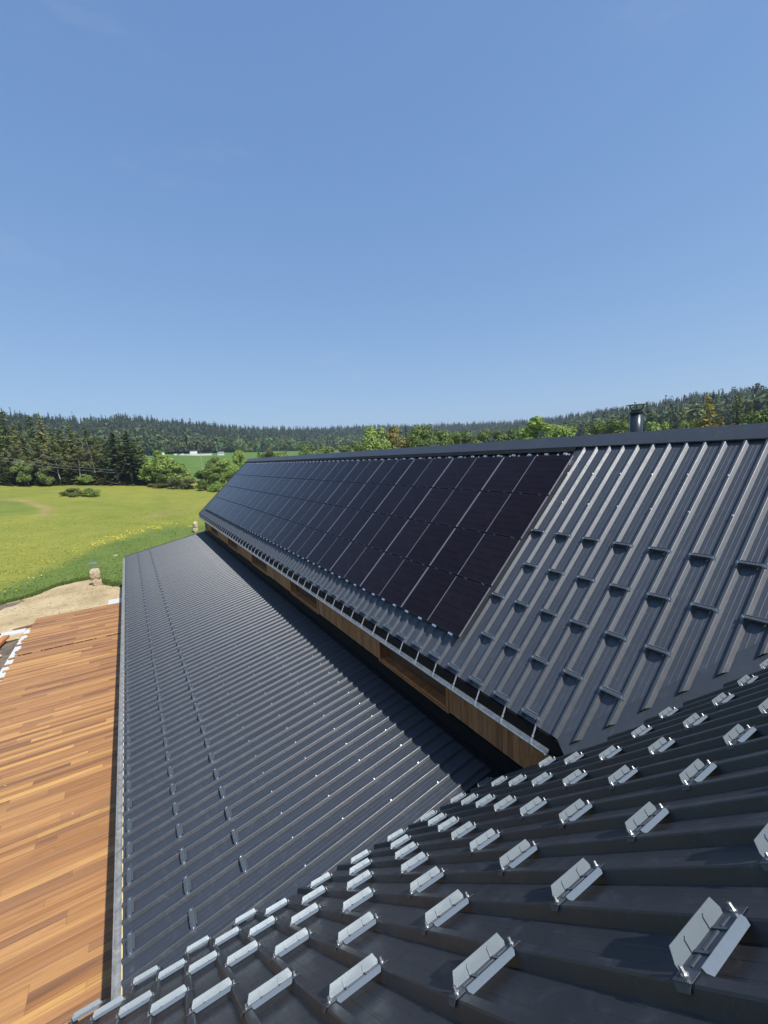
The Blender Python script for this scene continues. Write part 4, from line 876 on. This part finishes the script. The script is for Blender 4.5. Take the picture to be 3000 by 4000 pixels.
a_, c_ = pix(700, 1778, rb_-8), pix(828, 1774, rb_-8); b = MB(); b.prism([a_-np.array([0, 0, 1.0]), c_-np.array([0, 0, 1.0]), c_+np.array([0, 0, .5]), a_+np.array([0, 0, .5])], (0, .4, 0)); tag(b.build('pale_wall', MAT['concrete']), 'long low whitish wall across the far field', 'wall')
def pole(px, ptop, pbot, r, rad, label, name='utility_pole'):
    t_ = pix(px, ptop, r); zb = float(terrain(t_[0], t_[1])); b = MB(); b.tube([(t_[0]+.5, t_[1], zb-.5), tuple(t_)], [rad, rad*.7], 8); o = b.build(name, MAT['birch']); tag(o, label, 'pole'); return t_
pole(781, 1764, 1835, 240, .17, 'leaning pale utility pole standing in the far field')
q0 = pix(-60, 1776, 140); q1 = pix(560, 1842, 150)
for j, dz in enumerate((0, -.75)):
    b = MB(); pts = []
    for i in range(13): t_ = i/12; p_ = q0+(q1-q0)*t_; pts.append((p_[0], p_[1], p_[2]+dz-4*.7*t_*(1-t_)))
    b.tube(pts, .035, 5); o = b.build('power_cable', MAT['cable']); tag(o, 'upper overhead cable crossing in front of the left wood' if j == 0 else 'lower overhead cable crossing in front of the left wood', 'cable')

# ragged grass fringe and clods along the sandy yard
EDGE = np.array([(-15.5, 42.7), (-12.5, 44.0), (-10, 45.2), (-8.2, 46.2), (-6.9, 48.5), (-5.4, 49.2), (-4.1, 49.4), (-3.2, 47.4), (-2.5, 45.4), (-1.6, 44.2), (1, 43.6)])
def fringe_xy(g, n):
    i = g.integers(0, len(EDGE)-1, n); t_ = g.uniform(0, 1, n)[:, None]; p_ = EDGE[i]+(EDGE[i+1]-EDGE[i])*t_+np.abs(g.normal(size=(n, 2)))*np.array([.1, .45])+np.array([0, -.25]); return p_[:, 0], p_[:, 1]
v, f, t = tufts(5200, fringe_xy, .16, .05, lambda g, x, y: np.array([.14, .185, .045])*g.uniform(.7, 1.3, (len(x), 1)), 77)
tag(obj('grass_fringe', npmesh('grass_fringe', v, f, MAT['grass_blade'], t)), 'ragged grass fringe along the edge of the sand', 'grass', kind='stuff')
g = np.random.default_rng(31); nC = 900; cx_ = g.uniform(-14, 0, nC); cy_ = 36+g.uniform(0, 1, nC)*11; ok = (cy_ < np.interp(cx_, EDGE[:, 0], EDGE[:, 1])-.4) & ((cy_ > 38.4) | (cx_ < -7)); cx_, cy_ = cx_[ok], cy_[ok]; nC = len(cx_)
sz = g.uniform(.02, .09, nC)[:, None]; c_ = np.stack([cx_, cy_, np.full(nC, ZGND+.01)], -1); dd = unit(g.normal(size=(nC, 4, 3))); dd[:, 3] = (0, 0, .8); dd[:, :3, 2] = -.1
v = (c_[:, None]+dd*sz[:, None]).reshape(-1, 3); f = np.concatenate([np.arange(nC)[:, None]*4+np.array(q) for q in ((0, 1, 3), (1, 2, 3), (2, 0, 3), (0, 2, 1))])
tag(obj('clods', npmesh('clods', v, f, MAT['rock'])), 'scattered clods and stones on the sandy yard', 'stones', kind='stuff')
for p_, nrm_, lab in ((ne(.55, 7.9, -RH+.006), M_NE, 'tiny pale fleck lying on the near roof'), (lo(.62, 10.9, -RH+.006), M_LO, 'tiny yellow leaf lying on the lower roof'), ((-2.6, 15.2, ZD+.006), Matrix.Identity(4), 'tiny yellow leaf on the deck near the gutter'), ((-4.7, 18.0, ZD+.006), Matrix.Identity(4), 'tiny yellow leaf in the middle of the deck'), ((-5.6, 20.2, ZD+.006), Matrix.Identity(4), 'tiny yellow leaf at the left of the deck')):
    b = MB(); b.prism([(-.035, 0, 0), (0, -.02, .004), (.035, 0, 0), (0, .02, .004)], (0, 0, .002)); o = b.build('fallen_leaf', MAT['petal']); o.matrix_basis = at(nrm_, p_); tag(o, lab, 'leaf')

# ------------------------------------------------------------------ summer haze over the valley
b = MB(); b.box((-2600, -2600, -40), (2600, 2600, 190)); hz = b.build('haze'); hz['kind'] = 'stuff'; hz['label'] = 'thin bluish summer haze filling the valley air'; hz['category'] = 'haze'
hm = bpy.data.materials.new('thin_haze'); hm.use_nodes = True; ht = hm.node_tree; ht.nodes.clear(); ho = ht.nodes.new('ShaderNodeOutputMaterial'); hv = ht.nodes.new('ShaderNodeVolumePrincipled')
hv.inputs['Color'].default_value = (.72, .84, 1, 1); hv.inputs['Density'].default_value = .00021; hv.inputs['Anisotropy'].default_value = .2; ht.links.new(hv.outputs[0], ho.inputs['Volume']); hz.data.materials.append(hm)
